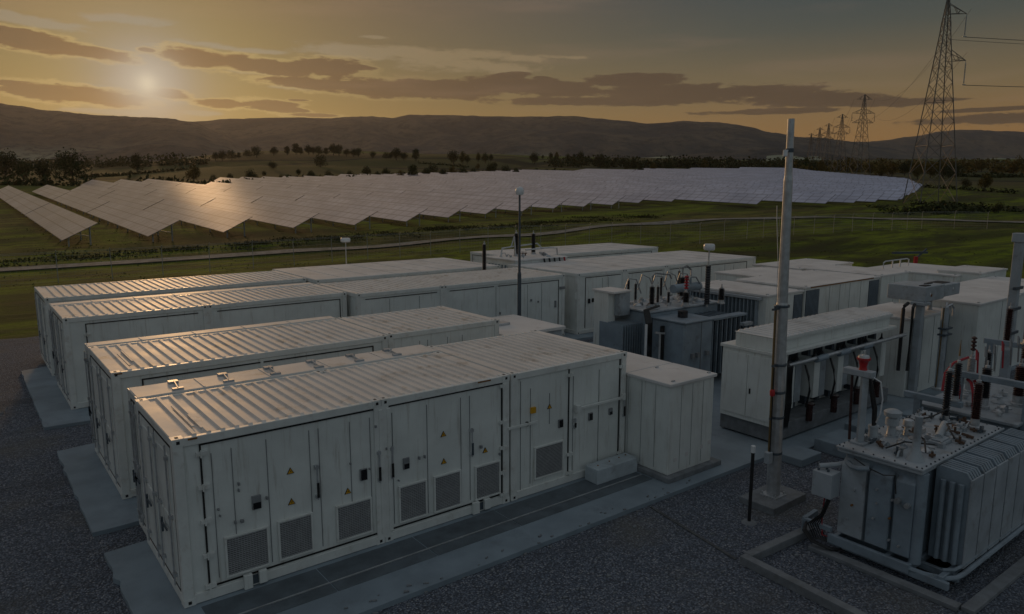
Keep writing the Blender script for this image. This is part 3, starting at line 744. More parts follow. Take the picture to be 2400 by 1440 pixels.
wn = t_.n('ShaderNodeTexWhiteNoise'); t_.L.new(t_.xyz(t_.m('FLOOR', t_.m('DIVIDE', sp_.outputs[0], 1.134)), t_.m('FLOOR', t_.m('DIVIDE', sp_.outputs[1], 4.3)), oi_), wn.inputs['Vector'])
pn = t_.noise(t_.n('ShaderNodeNewGeometry').outputs['Position'], .12, 4, .6)
oi = t_.n('ShaderNodeObjectInfo').outputs['Random']
pc = t_.mix(t_.ss(pn, .3, .7), (.34,.37,.47,1), (.52,.56,.69,1))
pc = t_.mix(t_.m('MULTIPLY', oi, .25), pc, (.42,.43,.50,1))
pc = t_.mix(t_.m('MULTIPLY', wn.outputs[0], .35), pc, (.40,.40,.46,1))
pc = t_.mix(t_.m('MULTIPLY', ln, .7), pc, (.12,.12,.15,1))
t_.L.new(pc, b_.inputs['Base Color']); b_.inputs['Metallic'].default_value = .9; b_.inputs['Roughness'].default_value = .30
TL = 43.0
def table_mesh(L=TL):
    m = MB(); c, s_ = 3.4, 1.72; th = .05
    vs = []
    for y in (0, L):
        vs += [(0, y, .62), (c, y, .62+s_), (c+.02, y, .62+s_-th), (.02, y, .62-th)]
    m.add(vs, [(0,1,5,4)[::-1], (3,2,6,7), (0,3,7,4), (1,5,6,2), (0,1,2,3), (4,7,6,5)]); return m
def post_mesh(x, z):
    m = MB(); m.bar((x, 0, -.3), (x, 0, z), .055); return m
proto = thing('solar_table', 'low tilted table of pale solar panels', 'solar panels', (0,0,0), 0, 'tables of solar panels in the field')
pan = table_mesh().build('panel', PANEL, proto)
rl = MB(); rl.bar((.7, 0, .9), (.7, TL, .9), .04); rl.bar((2.7, 0, 1.9), (2.7, TL, 1.9), .04); rl.build('rail', GALV, proto)
pa = post_mesh(.7, .9).build('post', GALV, proto); pb = post_mesh(2.7, 1.9).build('post', GALV, proto)
for y in (1.0, 8, 15, 22, 29, 36, 42):
    for q in (pa, pb):
        if y == 1.0: q.location.y = 1.0; continue
        c_ = q.copy(); COL.objects.link(c_); c_.parent = proto; c_.location.y = y
m = MB(); m.bar((2.7, 1.0, .9), (1.2, 1.0, 1.15), .03); m.build('brace', GALV, proto)
kp = kids(proto)
YN = [(0,88),(45,86),(60,90),(90,95),(112,97),(117,86),(130,71),(153,70),(200,87),(263,119),(378,220),(483,300)]
YF = [(8,205),(15,229),(64,232),(120,262),(185,305),(345,318),(480,304)]
k = 0; cells = []
x = 9.0
while x < 478:
    y = tabv(YN, x)+random.uniform(-.3,.3); yf = tabv(YF, x)
    while y+12 < yf:
        cells.append((x, y)); y += TL+.55
    x += 8.0
cells.sort(key=lambda c: c[0]*_sy+c[1]*_cy)
ORD = ['first','second','third','fourth','fifth','sixth','seventh','eighth','ninth','tenth','eleventh','twelfth']
def ordn(n): return ORD[n] if n < 12 else '%dth' % (n+1) if (n+1) % 10 not in (1,2,3) or (n+1) % 100 in (11,12,13) else '%d%s' % (n+1, {1:'st',2:'nd',3:'rd'}[(n+1) % 10])
ROWN = {}
def xl(x, y):
    r_ = round((x-9)/8); k = round((y-tabv(YN, x))/(TL+.55))
    return 'pale solar table, %s row from the left, %s' % (ordn(r_), 'at the near field edge' if k == 0 else '%s back from the near edge' % ordn(k))
farpan = None
for i, (x, y) in enumerate(cells[:298]):
    d = x*_sy+y*_cy
    z0_ = terr(x+1.7, y); z1_ = terr(x+1.7, y+TL)
    if i == 0: o = proto
    elif d < 135: o = copy_tree(proto, None, kp)
    else:
        if farpan is None: farpan = pan.data
        o = bpy.data.objects.new('solar_table', farpan); COL.objects.link(o); tag(o, 'x', 'solar panels', 'tables of solar panels in the field')
    o.location = (x, y, z0_+.05); o.rotation_euler = (math.atan2(z1_-z0_, TL), 0, 0); o['label'] = xl(x, y)
rest = cells[298:]
if rest:
    m = MB()
    for (x, y) in rest:
        q = table_mesh(); z0_ = terr(x+1.7, y); z1_ = terr(x+1.7, y+TL)
        m.add([(v[0]+x, v[1]+y, v[2]+z0_+(z1_-z0_)*v[1]/TL) for v in q.v], q.f)
    tag(m.build('solar_tables', PANEL), 'more tables of solar panels at the far back of the field', 'solar panels', kind='stuff')

FENCEM = pmat('weathered_zinc', (.34,.34,.33), .6, .2, 5, metal=.3)
# ------------------------------------------------------------------ fence
def fence(label, pts, step, hgt, name='wire_fence'):
    P = []
    for (a, b), (c, d) in zip(pts, pts[1:]):
        k = max(1, round(math.hypot(c-a, d-b)/step))
        for i in range(k): P.append((a+(c-a)*i/k, b+(d-b)*i/k))
    P.append(pts[-1]); x0, y0 = P[0]; z0 = terr(x0, y0)
    t = thing(name, label, 'fence', (x0, y0, z0))
    pm = MB(); pm.cyl(0, 0, -.3, hgt, .026, n=6); pm.bar((0,0,hgt-.02), (0,-.16,hgt+.2), .03, n=6)
    first = None; wv = MB()
    Q = [(x-x0, y-y0, terr(x, y)-z0) for x, y in P]
    for q in Q[:100]:
        if first is None: first = pm.build('post', FENCEM, t); o = first
        else: o = first.copy(); COL.objects.link(o); o.parent = t
        o.location = q; o.rotation_euler = (random.uniform(-.02,.02), random.uniform(-.02,.02), 0)
    for zz in [.1+.3*i for i in range(int(hgt/.3)+1)]+[hgt]:
        for a, b in zip(Q, Q[1:]): wv.bar((a[0],a[1],a[2]+zz), (b[0],b[1],b[2]+zz), .006 if zz < hgt else .012, n=3)
    for a, b in zip(Q, Q[1:]):
        n_ = 10
        for i in range(n_):
            u = i/n_; wv.bar((a[0]+(b[0]-a[0])*u, a[1]+(b[1]-a[1])*u, a[2]+(b[2]-a[2])*u+.05), (a[0]+(b[0]-a[0])*u, a[1]+(b[1]-a[1])*u, a[2]+(b[2]-a[2])*u+hgt), .003, n=3)
    wv.build('wire', FENCEM, t); return t
fp = [(-8.0,60.5),(9.2,60.4),(30,60.4),(58,57)]
for p in ((1640,572),(1750,560),(1860,551),(1997,543),(2090,540),(2160,536),(2313,537)):
    q = gt(*p); fp.append((q.x, q.y))
fence('long galvanised wire fence on thin posts between the containers and the gravel track', fp, 3.3, 2.1)

# ------------------------------------------------------------------ transmission towers
def tower(label, x, y, H, bw, arms, rz, first=False, kk=1.0, waist=.36):
    z0 = terr(x, y); t = thing('transmission_tower', label, 'pylon', (x, y, z0-.2), rz, None if first else 'lattice towers marching away beyond the solar field')
    def hw(z):  # half width at height z
        u = z/H
        return bw*(1-u/.86)+.55*(u/.86) if u < .86 else .55*(1-(u-.86)/.14)+.06
    lv = [0]; z = 0.0
    st = H*.155
    while z < H*.97:
        z += st; st = max(H*.03, st*.86)
        lv.append(min(z, H))
    a = .10*kk; b2 = .05*kk
    for sx, sy in ((1,1),(1,-1),(-1,1),(-1,-1)):
        m = MB()
        for z0_, z1_ in zip(lv, lv[1:]): m.bar((sx*hw(z0_), sy*hw(z0_), z0_), (sx*hw(z1_), sy*hw(z1_), z1_), a)
        m.build('leg', STEEL, t)
    m = MB()
    for i, (za, zb) in enumerate(zip(lv, lv[1:])):
        wa, wb = hw(za), hw(zb)
        F = [((-1,-1),(1,-1)), ((1,-1),(1,1)), ((1,1),(-1,1)), ((-1,1),(-1,-1))]
        for (p, q) in F:
            m.bar((p[0]*wa,p[1]*wa,za), (q[0]*wb,q[1]*wb,zb), b2); m.bar((q[0]*wa,q[1]*wa,za), (p[0]*wb,p[1]*wb,zb), b2)
            if i % 2 == 1: m.bar((p[0]*wb,p[1]*wb,zb), (q[0]*wb,q[1]*wb,zb), b2)
    m.build('lattice', STEEL, t)
    for (zz, sd, ln_, hang) in arms:
        m = MB(); w_ = hw(zz); w2 = hw(zz+1.8); x1 = sd*(w_+ln_)
        for sy in (-1, 1):
            m.bar((sd*w_, sy*w_, zz), (x1, 0, zz), b2*1.2); m.bar((sd*w2, sy*w2, zz+1.9), (x1, 0, zz), b2*1.2)
            m.bar((sd*(w_+ln_*.5), sy*w_*.5, zz), (sd*(w_+ln_*.28), sy*w2*.7, zz+1.35), b2)
            m.bar((sd*(w_+ln_*.5), sy*w_*.5, zz), (sd*(w_+ln_*.62), sy*w2*.4, zz+.7), b2)
        m.bar((sd*(w_+ln_*.5), -w_*.5, zz), (sd*(w_+ln_*.5), w_*.5, zz), b2)
        m.build('cross_arm', STEEL, t)
        if hang:
            m = MB(); pr = []
            n_ = 12
            for i in range(n_): zq = zz-.5-hang*i/n_; pr += [(.06*kk, zq), (.19*kk, zq-.06), (.19*kk, zq-hang/n_*.5), (.06*kk, zq-hang/n_*.8)]
            m.lathe(x1, 0, pr[::-1], 8); m.bar((x1,0,zz), (x1,0,zz-.5), .04*kk)
            m.box(x1-.35, x1+.35, -.1, .1, zz-.75-hang, zz-.6-hang)
            m.build('insulator_string', GREYP if first else STEEL, t)
    return t
P1 = CPOS.copy()
g1 = gt(2178, 478); P1x, P1y = g1.x, g1.y
dd1 = P1x*_sy+P1y*_cy
def zat(px, py, x, y):
    """height above sea of the picture row py at ground position x,y"""
    d = x*_sy+y*_cy; lo, hi = -20, 200
    for _ in range(50):
        mid = (lo+hi)/2; v = Vector((x, y, mid))-CPOS; yy = 720-FPX*v.dot(UPV)/v.dot(FWD)
        if yy > py: lo = mid
        else: hi = mid
    return (lo+hi)/2
zb = terr(P1x, P1y)-.2
H1 = zat(0, -14, P1x, P1y)-zb
za1 = zat(0, 33, P1x, P1y)-zb; za2 = zat(0, 143, P1x, P1y)-zb
tw = tower('tallest nearest lattice tower, rising out of view with arms on its right side', P1x, P1y, H1, 3.6, [(za1, 1, 3.3, 3.6), (za2, 1, 3.3, 3.9)], -YAW-.05, True, .72)
def along(px, py, dist):
    dx = (px-1200)*math.cos(PITCH)/FPX; return _sy*dist+_cy*dx*dist, _cy*dist-_sy*dx*dist
names = ['second lattice tower from the right, two pairs of short arms against the sunset', 'third lattice tower from the right, standing left of the second one', 'small fourth lattice tower from the right on the horizon', 'tiny fifth lattice tower from the right', 'tiniest leftmost lattice tower above the far ridge']
pos = [(P1x, P1y, zb, H1)]
for i, (px, top, dist) in enumerate(((2010,219,330), (1962,266,450), (1932,288,570), (1912,298,680), (1893,312,820))):
    x, y = along(px, 0, dist); z0_ = terr(x, y)-.2; Hh = zat(0, top, x, y)-z0_
    tower(names[i], x, y, Hh, Hh*.095, [(Hh*.93, 1, 3.4, 0), (Hh*.93, -1, 3.4, 0), (Hh*.77, 1, 4.6, 2.6), (Hh*.77, -1, 4.6, 2.6), (Hh*.66, 1, 3.9, 0), (Hh*.66, -1, 3.9, 0)], -YAW+.15, False, .75+.15*i)
    pos.append((x, y, z0_, Hh))
def wire(name, label, p, q, sag, r, group):
    m = MB(); n = 14; p = Vector(p); q = Vector(q)
    m.tube([p+(q-p)*(i/n)+Vector((0,0,-sag*4*(i/n)*(1-i/n))) for i in range(n+1)], r, 4)
    tag(m.build(name, STEEL), label, 'cable', group)
rr = Vector((_cy, -_sy, 0)); _ca = Vector((math.cos(-YAW-.05), math.sin(-YAW-.05), 0))
for za, hg, lb in ((za1, 3.6, 'upper power line running right from the top insulator of the nearest lattice tower'), (za2, 3.9, 'lower power line running right from the lower insulator of the nearest lattice tower')):
    w_ = (3.6*(1-za/H1/.86)+.55*(za/H1/.86) if za/H1 < .86 else .55)+3.3
    a = Vector((P1x, P1y, zb+za-.75-hg))+_ca*w_
    wire('power_line', lb, a, a+rr*170+Vector((30,45,9)), 1.5, .06, 'power lines at the nearest tower')
a = Vector((P1x, P1y, zat(0, 93, P1x, P1y)))
wire('power_line', 'thin middle power line running right from the body of the nearest lattice tower', a+_ca*.9, a+rr*170+Vector((30,45,8)), 1.5, .04, 'power lines at the nearest tower')
for i in range(len(pos)-1):
    for sd in (-1, 1):
        for fr in (.73, .93):
            x, y, z_, h_ = pos[i]; u, v, s__, g_ = pos[i+1]
            if i == 0 and sd < 0 and fr > .9: continue
            wire('power_line', 'faint %s %s power line between the %s and %s lattice towers from the right' % ('upper' if fr > .9 else 'lower', 'left' if sd < 0 else 'right', ordn(i), ordn(i+1)), Vector((x, y, z_+h_*fr))+_ca*sd*4.5*(1 if i or sd>0 else .3), Vector((u, v, s__+g_*fr))+_ca*sd*5, 6, .03+.01*i, 'faint sagging lines between lattice towers')

# ------------------------------------------------------------------ vegetation
def leafmat(name, c1, c2, c3):
    m = bpy.data.materials.new(name); m.use_nodes = True; t = NT(m.node_tree); b = t.N['Principled BSDF']
    p = t.n('ShaderNodeNewGeometry').outputs['Position']; oi = t.n('ShaderNodeObjectInfo').outputs['Random']
    c = t.mix(t.ss(t.noise(p, .45, 4, .7), .35, .65), c1+(1,), c2+(1,)); c = t.mix(t.m('MULTIPLY', oi, .6), c, c3+(1,))
    t.L.new(c, b.inputs['Base Color']); b.inputs['Roughness'].default_value = .9; b.inputs['Specular IOR Level'].default_value = .1
    return m
LEAF = leafmat('dark_foliage', (.035,.045,.018), (.06,.07,.025), (.05,.045,.02))
LEAFO = leafmat('autumn_foliage', (.08,.065,.02), (.16,.10,.03), (.10,.09,.025))
LEAFG = leafmat('pale_foliage', (.07,.09,.03), (.11,.13,.05), (.08,.09,.03))
SCRUB = leafmat('scrub_foliage', (.05,.04,.02), (.09,.07,.03), (.05,.06,.02))
BARK = pmat('bark', (.05,.04,.03), .9, .2)
def leaf(m, p, s, rnd):
    a = Vector((rnd.gauss(0,1), rnd.gauss(0,1), rnd.gauss(0,1))).normalized(); b = a.orthogonal().normalized(); c = a.cross(b)
    b *= s*rnd.uniform(.7,1.3); c *= s*rnd.uniform(.5,1)
    m.add([p-b*.5-c*.5, p+b*.6-c*.3, p+b*.4+c*.5, p-b*.4+c*.6], [(0,1,2,3)])
def tree_meshes(seed, H, Wd, base=.18, n=1500, s=.42):
    rnd = random.Random(seed); tr = MB(); cr = MB()
    tr.bar((0,0,-.6), (0,0,H*.45), H*.035, H*.02, 7)
    lobes = []
    for i in range(13):
        a = rnd.uniform(0, 2*PI); u = rnd.uniform(0, 1); zc = H*(base+.16+.62*u); k = math.sin(PI*min(1, (.25+.75*u)))**.6
        rad = Wd*.5*rnd.uniform(.2,.62)*k
        lobes.append((Vector((math.cos(a)*rad, math.sin(a)*rad, zc)), Wd*rnd.uniform(.15,.27)))
        if i < 7: tr.bar((0,0,H*(.2+.03*i)), (math.cos(a)*rad*.85, math.sin(a)*rad*.85, zc), H*.014, H*.005, 5)
    lobes.append((Vector((0,0,H*.80)), Wd*.24)); lobes.append((Vector((0,0,H*.5)), Wd*.3))
    for _ in range(n):
        c, r = rnd.choice(lobes); v = Vector((rnd.gauss(0,1), rnd.gauss(0,1), rnd.gauss(0,.8))).normalized()*r*rnd.uniform(.55,1.08)
        p = c+v
        if p.z < H*base: p.z = H*base+rnd.random()*.4
        leaf(cr, p, s, rnd)
    return tr, cr
KINDS = []
for i, (H, Wd, bs_, mt) in enumerate(((9,9,.10,LEAF), (9,11,.14,LEAF), (9,7,.08,LEAF), (9,9.5,.07,LEAFO), (9,4.2,.04,LEAFG), (9,13,.02,LEAF), (9,12,.03,SCRUB))):
    tr, cr = tree_meshes(20+i, H, Wd, bs_, 1500)
    a = tr.build('trunk', BARK); b = cr.build('crown', mt)
    KINDS.append((a.data, b.data)); bpy.data.objects.remove(a); bpy.data.objects.remove(b)
def tree(px, py, hpx, kind, label, group=None, name='tree', far=1500, wf=1.0):
    q = gt(px, py, far=far)
    d = q.x*_sy+q.y*_cy
    H = hpx*d/FPX; s_ = H/9.0
    t = thing(name, label, 'bush' if name == 'bush' else 'tree', (q.x, q.y, terr(q.x, q.y)), random.uniform(0, 6.28), group); t.scale = (s_*wf, s_*wf, s_)
    for nm, me in zip(('trunk', 'crown'), KINDS[kind]):
        o = bpy.data.objects.new(nm, me); COL.objects.link(o); o.parent = t
LT = [(14,424,66,1,'dark spreading tree at the very left edge beyond the solar panels'), (56,425,50,0,'medium dark tree second from the left beyond the solar panels'),
      (104,428,54,0,'round dark tree third from the left beyond the solar panels'), (172,430,72,1,'broad tallest dark tree in the left foreground clump'),
      (322,405,44,2,'lone tree in the middle of the green field under the sun'), (455,428,42,3,'brownish bushy tree behind the left part of the solar field'),
      (588,428,30,6,'low brownish bush on the slope behind the solar panels'), (638,398,20,6,'small bush on the middle of the slope'),
      (752,392,30,5,'wide dark thicket tree on the slope below the crest trees'), (975,378,28,2,'lone pointed dark tree on the crest at the field corner'),
      (968,424,38,2,'narrow dark tree just behind the middle of the solar field'), (1063,386,34,0,'dark tree at the right end of the high green field'),
      (1253,385,28,0,'round dark tree on the open slope right of centre'), (1407,394,30,1,'rounded dark tree on the lower edge of the right slope'),
      (1358,392,14,6,'small bush in the middle of the right slope'), (1888,402,34,4,'pale narrow tree at the back corner of the solar field'),
      (2308,447,40,3,'rounded autumn-coloured bush tree in the right-hand field'), (2262,442,24,6,'small bush left of the rounded autumn tree'),
      (2228,404,16,0,'small dark tree on the ochre field edge at right'), (2340,500,26,6,'brown shrub on the ochre ground at right')]
for a in LT: tree(a[0], a[1], a[2], a[3], a[4])
CR = [(505,375,24),(520,376,26),(545,374,24),(560,370,16),(577,368,16),(600,368,20),(640,364,20),(676,362,20),(690,361,20),(705,361,22),(720,361,20),(732,361,16),(748,362,24),(762,362,20),(780,362,20),(793,363,18),(812,366,24),(826,366,24),(840,366,20),(872,370,14),(905,372,12),(918,372,18),(930,374,24),(945,375,26)]
for k_, (px, py, h) in enumerate(sorted(CR)): h *= random.uniform(.75,1.35); tree(px+random.uniform(-4,4), py+2, h, random.choice((0,1,2,0)), 'dark tree, %s from the left in the row along the hill crest' % ordn(k_), 'trees along the hill crest', wf=1.1)
CR2 = [(1085,384,26),(1100,384,22),(1118,380,22),(1135,384,28),(1150,380,20),(1275,374,16),(1290,374,18),(1305,376,20),(1330,378,20),(1345,378,22),(1365,380,22),(1440,392,20),(1470,400,26),(1490,398,22)]
for k_, (px, py, h) in enumerate(sorted(CR2)): h *= random.uniform(.6,1.2); tree(px+random.uniform(-5,5), py, h, random.choice((0,3,2,0)), 'small tree, %s from the left in the loose row above the right slope' % ordn(k_), 'trees above the right slope', wf=.8)
MD = [(700,412,16),(730,422,22),(770,418,18),(820,420,20),(860,416,26),(885,422,20),(905,420,26),(940,424,24),(1000,420,26),(1015,414,28),(1040,420,26),(1060,416,26),(1085,416,24),(1110,414,20),(1150,412,30),(1185,412,24),(1210,414,20),(1160,396,16),(1120,398,14),(540,425,18),(500,424,14),(400,432,14),(620,415,14),(660,424,14),(1500,408,20),(1530,404,22),(1570,402,24),(1610,400,24),(1650,400,24)]
for k_, (px, py, h) in enumerate(sorted(MD)): tree(px, py, h, random.choice((0,5,3,0)), 'bushy tree, %s from the left in the belt behind the solar field' % ordn(k_), 'bushy trees behind the solar field')
RT = [(2040,412,30),(2065,418,34),(2090,415,32),(2120,412,34),(2150,420,40),(2180,418,38),(2210,420,38),(2240,418,36),(2270,404,26),(2300,404,26),(2340,404,22),(2375,408,30),(2010,404,26),(1985,402,28),(1960,400,24),(1925,404,28),(1905,402,26),(1935,398,24),(2385,404,30),(2130,400,24),(2195,398,22)]
for k_, (px, py, h) in enumerate(sorted(RT)): tree(px, py, h, random.choice((0,3,3,5)), 'wooded-belt tree around the tower feet, %s from the left' % ordn(k_), 'trees round the foot of the towers')

def clumps(name, pts, r, hgt, n, s, mat, label, cat, kind=None, dense=1.0, seed=3):
    """a hedge or wood: leaf clumps along or over ground positions"""
    rnd = random.Random(seed); m = MB()
    for (x, y) in pts:
        z = terr(x, y); k = rnd.uniform(.6, 1.25)
        for _ in range(n):
            v = Vector((rnd.gauss(0,.5)*r, rnd.gauss(0,.5)*r, min(1.0, abs(rnd.gauss(0,.5)))*hgt*k)); leaf(m, Vector((x,y,z-.1))+v, s*rnd.uniform(.7,1.4), rnd)
    o = m.build(name, mat); return tag(o, label, cat, kind=kind)
def hedge(label, px_pts, hgt=2.4, mat=LEAF, step=2.2, n=26, s=.9, seed=1):
    P = [gt(*p) for p in px_pts]; pts = []
    for a, b in zip(P, P[1:]):
        L = (b-a).length; k = max(1, int(L/step))
        for i in range(k): pts.append((a.x+(b.x-a.x)*i/k, a.y+(b.y-a.y)*i/k))
    clumps('hedgerow', pts, 1.5, hgt, n, s, mat, label, 'hedge', seed=seed)
hedge('thick dark hedge at the foot of the left clump of trees', [(0,434),(120,436),(240,435)], 3.2)
hedge('dark hedge just behind the left corner of the solar field', [(300,436),(360,433),(420,436),(520,438)], 2.6, seed=2)
hedge('hedge strip along the back edge of the solar field in the middle', [(520,437),(700,428),(880,422),(1000,416),(1200,408),(1330,404)], 2.2, seed=4)
hedge('thin hedge line crossing the green field under the lone tree', [(190,418),(280,412),(330,408),(440,398)], 1.4, n=12, seed=5)
hedge('hedge line slanting down from the lone crest tree', [(985,384),(1040,388),(1100,394)], 1.8, n=16, seed=6)
hedge('dark hedge line across the right-hand field below the rounded autumn tree', [(2140,437),(2230,444),(2330,450),(2400,455)], 1.2, n=14, s=.6, seed=7)
hedge('upper hedge line above the right-hand field', [(2230,414),(2320,417),(2400,416)], 2.0, seed=8)
def wood(label, region, num, hgt, seed, mat=LEAF, n=38, s=1.6, r=4.5):
    rnd = random.Random(seed); pts = []
    for _ in range(num):
        u = rnd.random(); v = rnd.random()
        (xa, ya, yb), (xb, yc, yd) = region
        px = xa+(xb-xa)*u; py = (ya+(yc-ya)*u)*(1-v)+(yb+(yd-yb)*u)*v
        q = gt(px, py)
        if q is not None: pts.append((q.x, q.y))
    clumps('woodland', pts, r, hgt, n, s, mat, label, 'woodland', 'stuff', seed=seed)
wood('dark woodland covering the low ground right of centre', ((1290,380,392),(1900,384,402)), 240, 6, 11, s=1.5)
wood('autumn woodland spread over the low ground around the tower feet', ((1860,386,404),(2420,380,408)), 200, 6, 12, LEAFO, s=1.4)
wood('dark belt of trees under the crest on the left', ((0,388,400),(480,380,388)), 110, 7, 13, s=1.5)
# rough scrub on the bank between track and panels
rnd = random.Random(5); pts = []
for i in range(150):
    x = rnd.uniform(-12, 90); pts.append((x+rnd.uniform(-1,1), 78+rnd.gauss(0,1.6)+x*.02))
clumps('scrub', pts, 1.6, .3, 70, .15, SCRUB, 'brown rough scrub on the bank between track and solar panels', 'scrub', 'stuff', seed=9)
pts = [(lambda q: (q.x, q.y))(gt(rnd.gauss(2225,60), rnd.gauss(492,6))) for _ in range(70)]
clumps('scrub', pts, 1.6, .9, 34, .4, LEAF, 'dark bushy mound at the foot of the nearest lattice tower', 'scrub', 'stuff', seed=14)
# grass tufts over the near meadow
pts = []
for i in range(700):
    q = gt(rnd.uniform(-20, 2420), rnd.uniform(505, 690))
    if q.y > 45 or q.x > 42: pts.append((q.x, q.y))
clumps('grass', pts, .8, .07, 14, .10, SCRUB, 'rough grass tufts over the meadow', 'grass', 'stuff', seed=15)

# ------------------------------------------------------------------ equipment
def rel(v, t): return (v[0]-t.location.x, v[1]-t.location.y, v[2]-t.location.z)
def bushing(t, x, y, z0, z1, r=.07, mat=None, cap=True, n=None, base=.12, name='bushing', parts=True):
    """ribbed porcelain bushing standing on the equipment t (local coordinates)"""
    m = MB(); n = n or max(5, int((z1-z0)/.055)); pr = []
    h = (z1-z0-base)/n
    for i in range(n):
        zq = z0+base+h*i; pr += [(r*.62, zq), (r, zq+h*.3), (r, zq+h*.55), (r*.62, zq+h*.9)]
    m.lathe(x, y, pr, 12)
    o = m.build(name, mat or BLACK, t)
    b = MB(); b.lathe(x, y, [(r*1.25, z0), (r*1.25, z0+base*.3), (r*.95, z0+base*.35), (r*.95, z0+base)], 12)
    if cap: b.lathe(x, y, [(r*.5, z1), (r*.5, z1+.05), (r*.2, z1+.06), (r*.2, z1+.16)], 8)
    b.build('bushing_fitting', GALV, o); return o
def gubbins(t, x0, x1, y0, y1, z, n, seed, sc=1.0):
    """valves, flanges, caps and hand-wheels on a lid: each its own part"""
    rnd = random.Random(seed)
    for i in range(n):
        x, y = rnd.uniform(x0, x1), rnd.uniform(y0, y1); k = rnd.choice('fvbwdh'); m = MB(); q = sc*rnd.uniform(.7, 1.2)
        if k == 'f': m.cyl(x, y, z, z+.03*q, .10*q); m.cyl(x, y, z+.03*q, z+.08*q, .06*q); [m.cyl(x+.08*q*math.cos(a), y+.08*q*math.sin(a), z+.03*q, z+.05*q, .012, n=6) for a in (0,1.57,3.14,4.7)]; nm = 'flange'
        elif k == 'v': m.cyl(x, y, z, z+.12*q, .025*q, n=8); m.bar((x-.1*q,y,z+.1*q), (x+.1*q,y+.03,z+.1*q), .02*q, n=6); m.cyl(x, y, z+.15*q, z+.165*q, .06*q, n=10); nm = 'valve'
        elif k == 'b': m.box(x-.06*q, x+.08*q, y-.05*q, y+.05*q, z, z+.09*q); m.cyl(x, y, z+.09*q, z+.12*q, .03*q, n=8); nm = 'terminal_box'
        elif k == 'w': m.cyl(x, y, z, z+.05*q, .05*q); m.cyl(x, y, z+.05*q, z+.11*q, .075*q, .07*q); nm = 'vent_cap'
        elif k == 'd': m.lathe(x, y, [(.12*q, z), (.12*q, z+.02), (.09*q, z+.05*q), (.03*q, z+.08*q)], 12); nm = 'manhole_cover'
        else: m.tube([(x-.12*q, y, z+.01), (x-.08*q, y, z+.10*q), (x+.08*q, y+.02, z+.11*q), (x+.13*q, y+.03, z+.01)], .018*q, 6); nm = 'lifting_eye'
        m.build(nm, rnd.choice((GALV, GREYP, RUSTD if k in 'vh' else GREYP, DISPG if k in 'bv' else GALV)), t, smooth=(k in 'fwd'))

# --- big transformer at the lower right
t = thing('transformer', 'large blue-grey transformer with six radiators at the lower right, lid crowded with fittings', 'transformer', (12.75, 4.4, .1))
L = 3.9
for y in (.1, .62, 1.0, 1.95): m = MB(); m.box(-.12, L, y, y+.09, .06, .2); m.build('skid_beam', BLUEP, t, bevel=.01)
for x in (-.16, .25, 1.6, 3.0): m = MB(); m.box(x, x+.08, .0, 2.1, .0, .14); m.build('skid_beam', BLUEP, t, bevel=.01)
m = MB(); m.box(-.2, -.12, .62, 2.1, .04, .22); m.build('kick_rail', BLUEP, t, bevel=.012)
m = MB(); m.tube([(L,-.02,.16),(.35,-.04,.16),(.15,.0,.14),(.02,.12,.12),(-.1,.4,.12),(-.16,.7,.14)], .045, 8); m.tube([(L,.03,.26),(.4,.02,.26),(.2,.06,.24),(.1,.2,.22)], .03, 8); m.build('oil_pipe', BLUEP, t, smooth=True)
m = MB(); m.box(.02, 3.35, .66, 1.98, .2, 1.84); tk = m.build('tank', BLUEP, t, bevel=.03)
m = MB(); m.box(-.12, 3.45, .58, 2.07, 1.84, 1.90); m.box(-.14, 3.47, .56, 2.09, 1.905, 1.95); m.build('lid', GREYP, t, bevel=.01)
m = MB()
for i in range(22):
    for y in (.6, 2.05): m.cyl(-.09+i*.168, y, 1.95, 1.972, .014, n=6)
for i in range(8):
    for x in (-.1, 3.43): m.cyl(x, .68+i*.185, 1.95, 1.972, .014, n=6)
o = m.build('lid_bolts', DARKG, t); o['kind'] = 'stuff'
# stiffened end wall toward the left
for (ya, yb) in ((1.52, 1.98), (1.06, 1.46), (.68, 1.0)):
    m = MB(); q = [(-.10, ya, .28), (-.10, yb, .28), (-.10, yb, 1.62), (-.10, ya, 1.62), (.03, ya, .24), (.03, yb, .24), (.03, yb, 1.74), (.03, ya, 1.74)]
    m.add(q, [(0,3,2,1), (4,5,6,7), (0,1,5,4), (1,2,6,5), (2,3,7,6), (3,0,4,7)]); m.build('tank_panel', BLUEP if ya < 1.5 else GREYP, t, bevel=.015)
m = MB(); m.cyl(.02, .62, .2, 1.84, .10, n=16); m.build('corner_pipe', BLUEP, t, smooth=True)
for (y, z) in ((1.3, 1.35), (1.28, 1.1), (1.32, .8), (1.02, 1.25), (1.04, .9), (1.02, .5), (1.72, .9), (1.7, 1.2), (1.8, .6), (.85, .45)):
    m = MB(); m.bar((-.1, y, z), (-.15, y, z), .02, n=8); m.build('stud', RUST if z == .9 else GALV, t)
m = MB(); m.bar((-.10,.92,1.28), (-.20,.92,1.28), .05, n=12); m.build('dial_gauge', DISPG, t)
m = MB(); m.bar((-.10,.76,1.24), (-.18,.76,1.24), .045, n=12); m.build('dial_gauge', GALV, t)
m = MB(); m.tube([(-.12,1.75,1.8),(-.16,1.5,1.72),(-.15,1.2,1.66),(-.16,1.0,1.72),(-.17,.95,1.4)], .012, 5); m.build('sensor_cable', BLKC, t)
m = MB(); m.tube([(-.05,1.9,1.66),(-.16,1.75,1.64),(-.2,1.6,1.66),(-.14,1.45,1.7)], .05, 8); m.build('elbow_pipe', BLUEP, t, smooth=True)
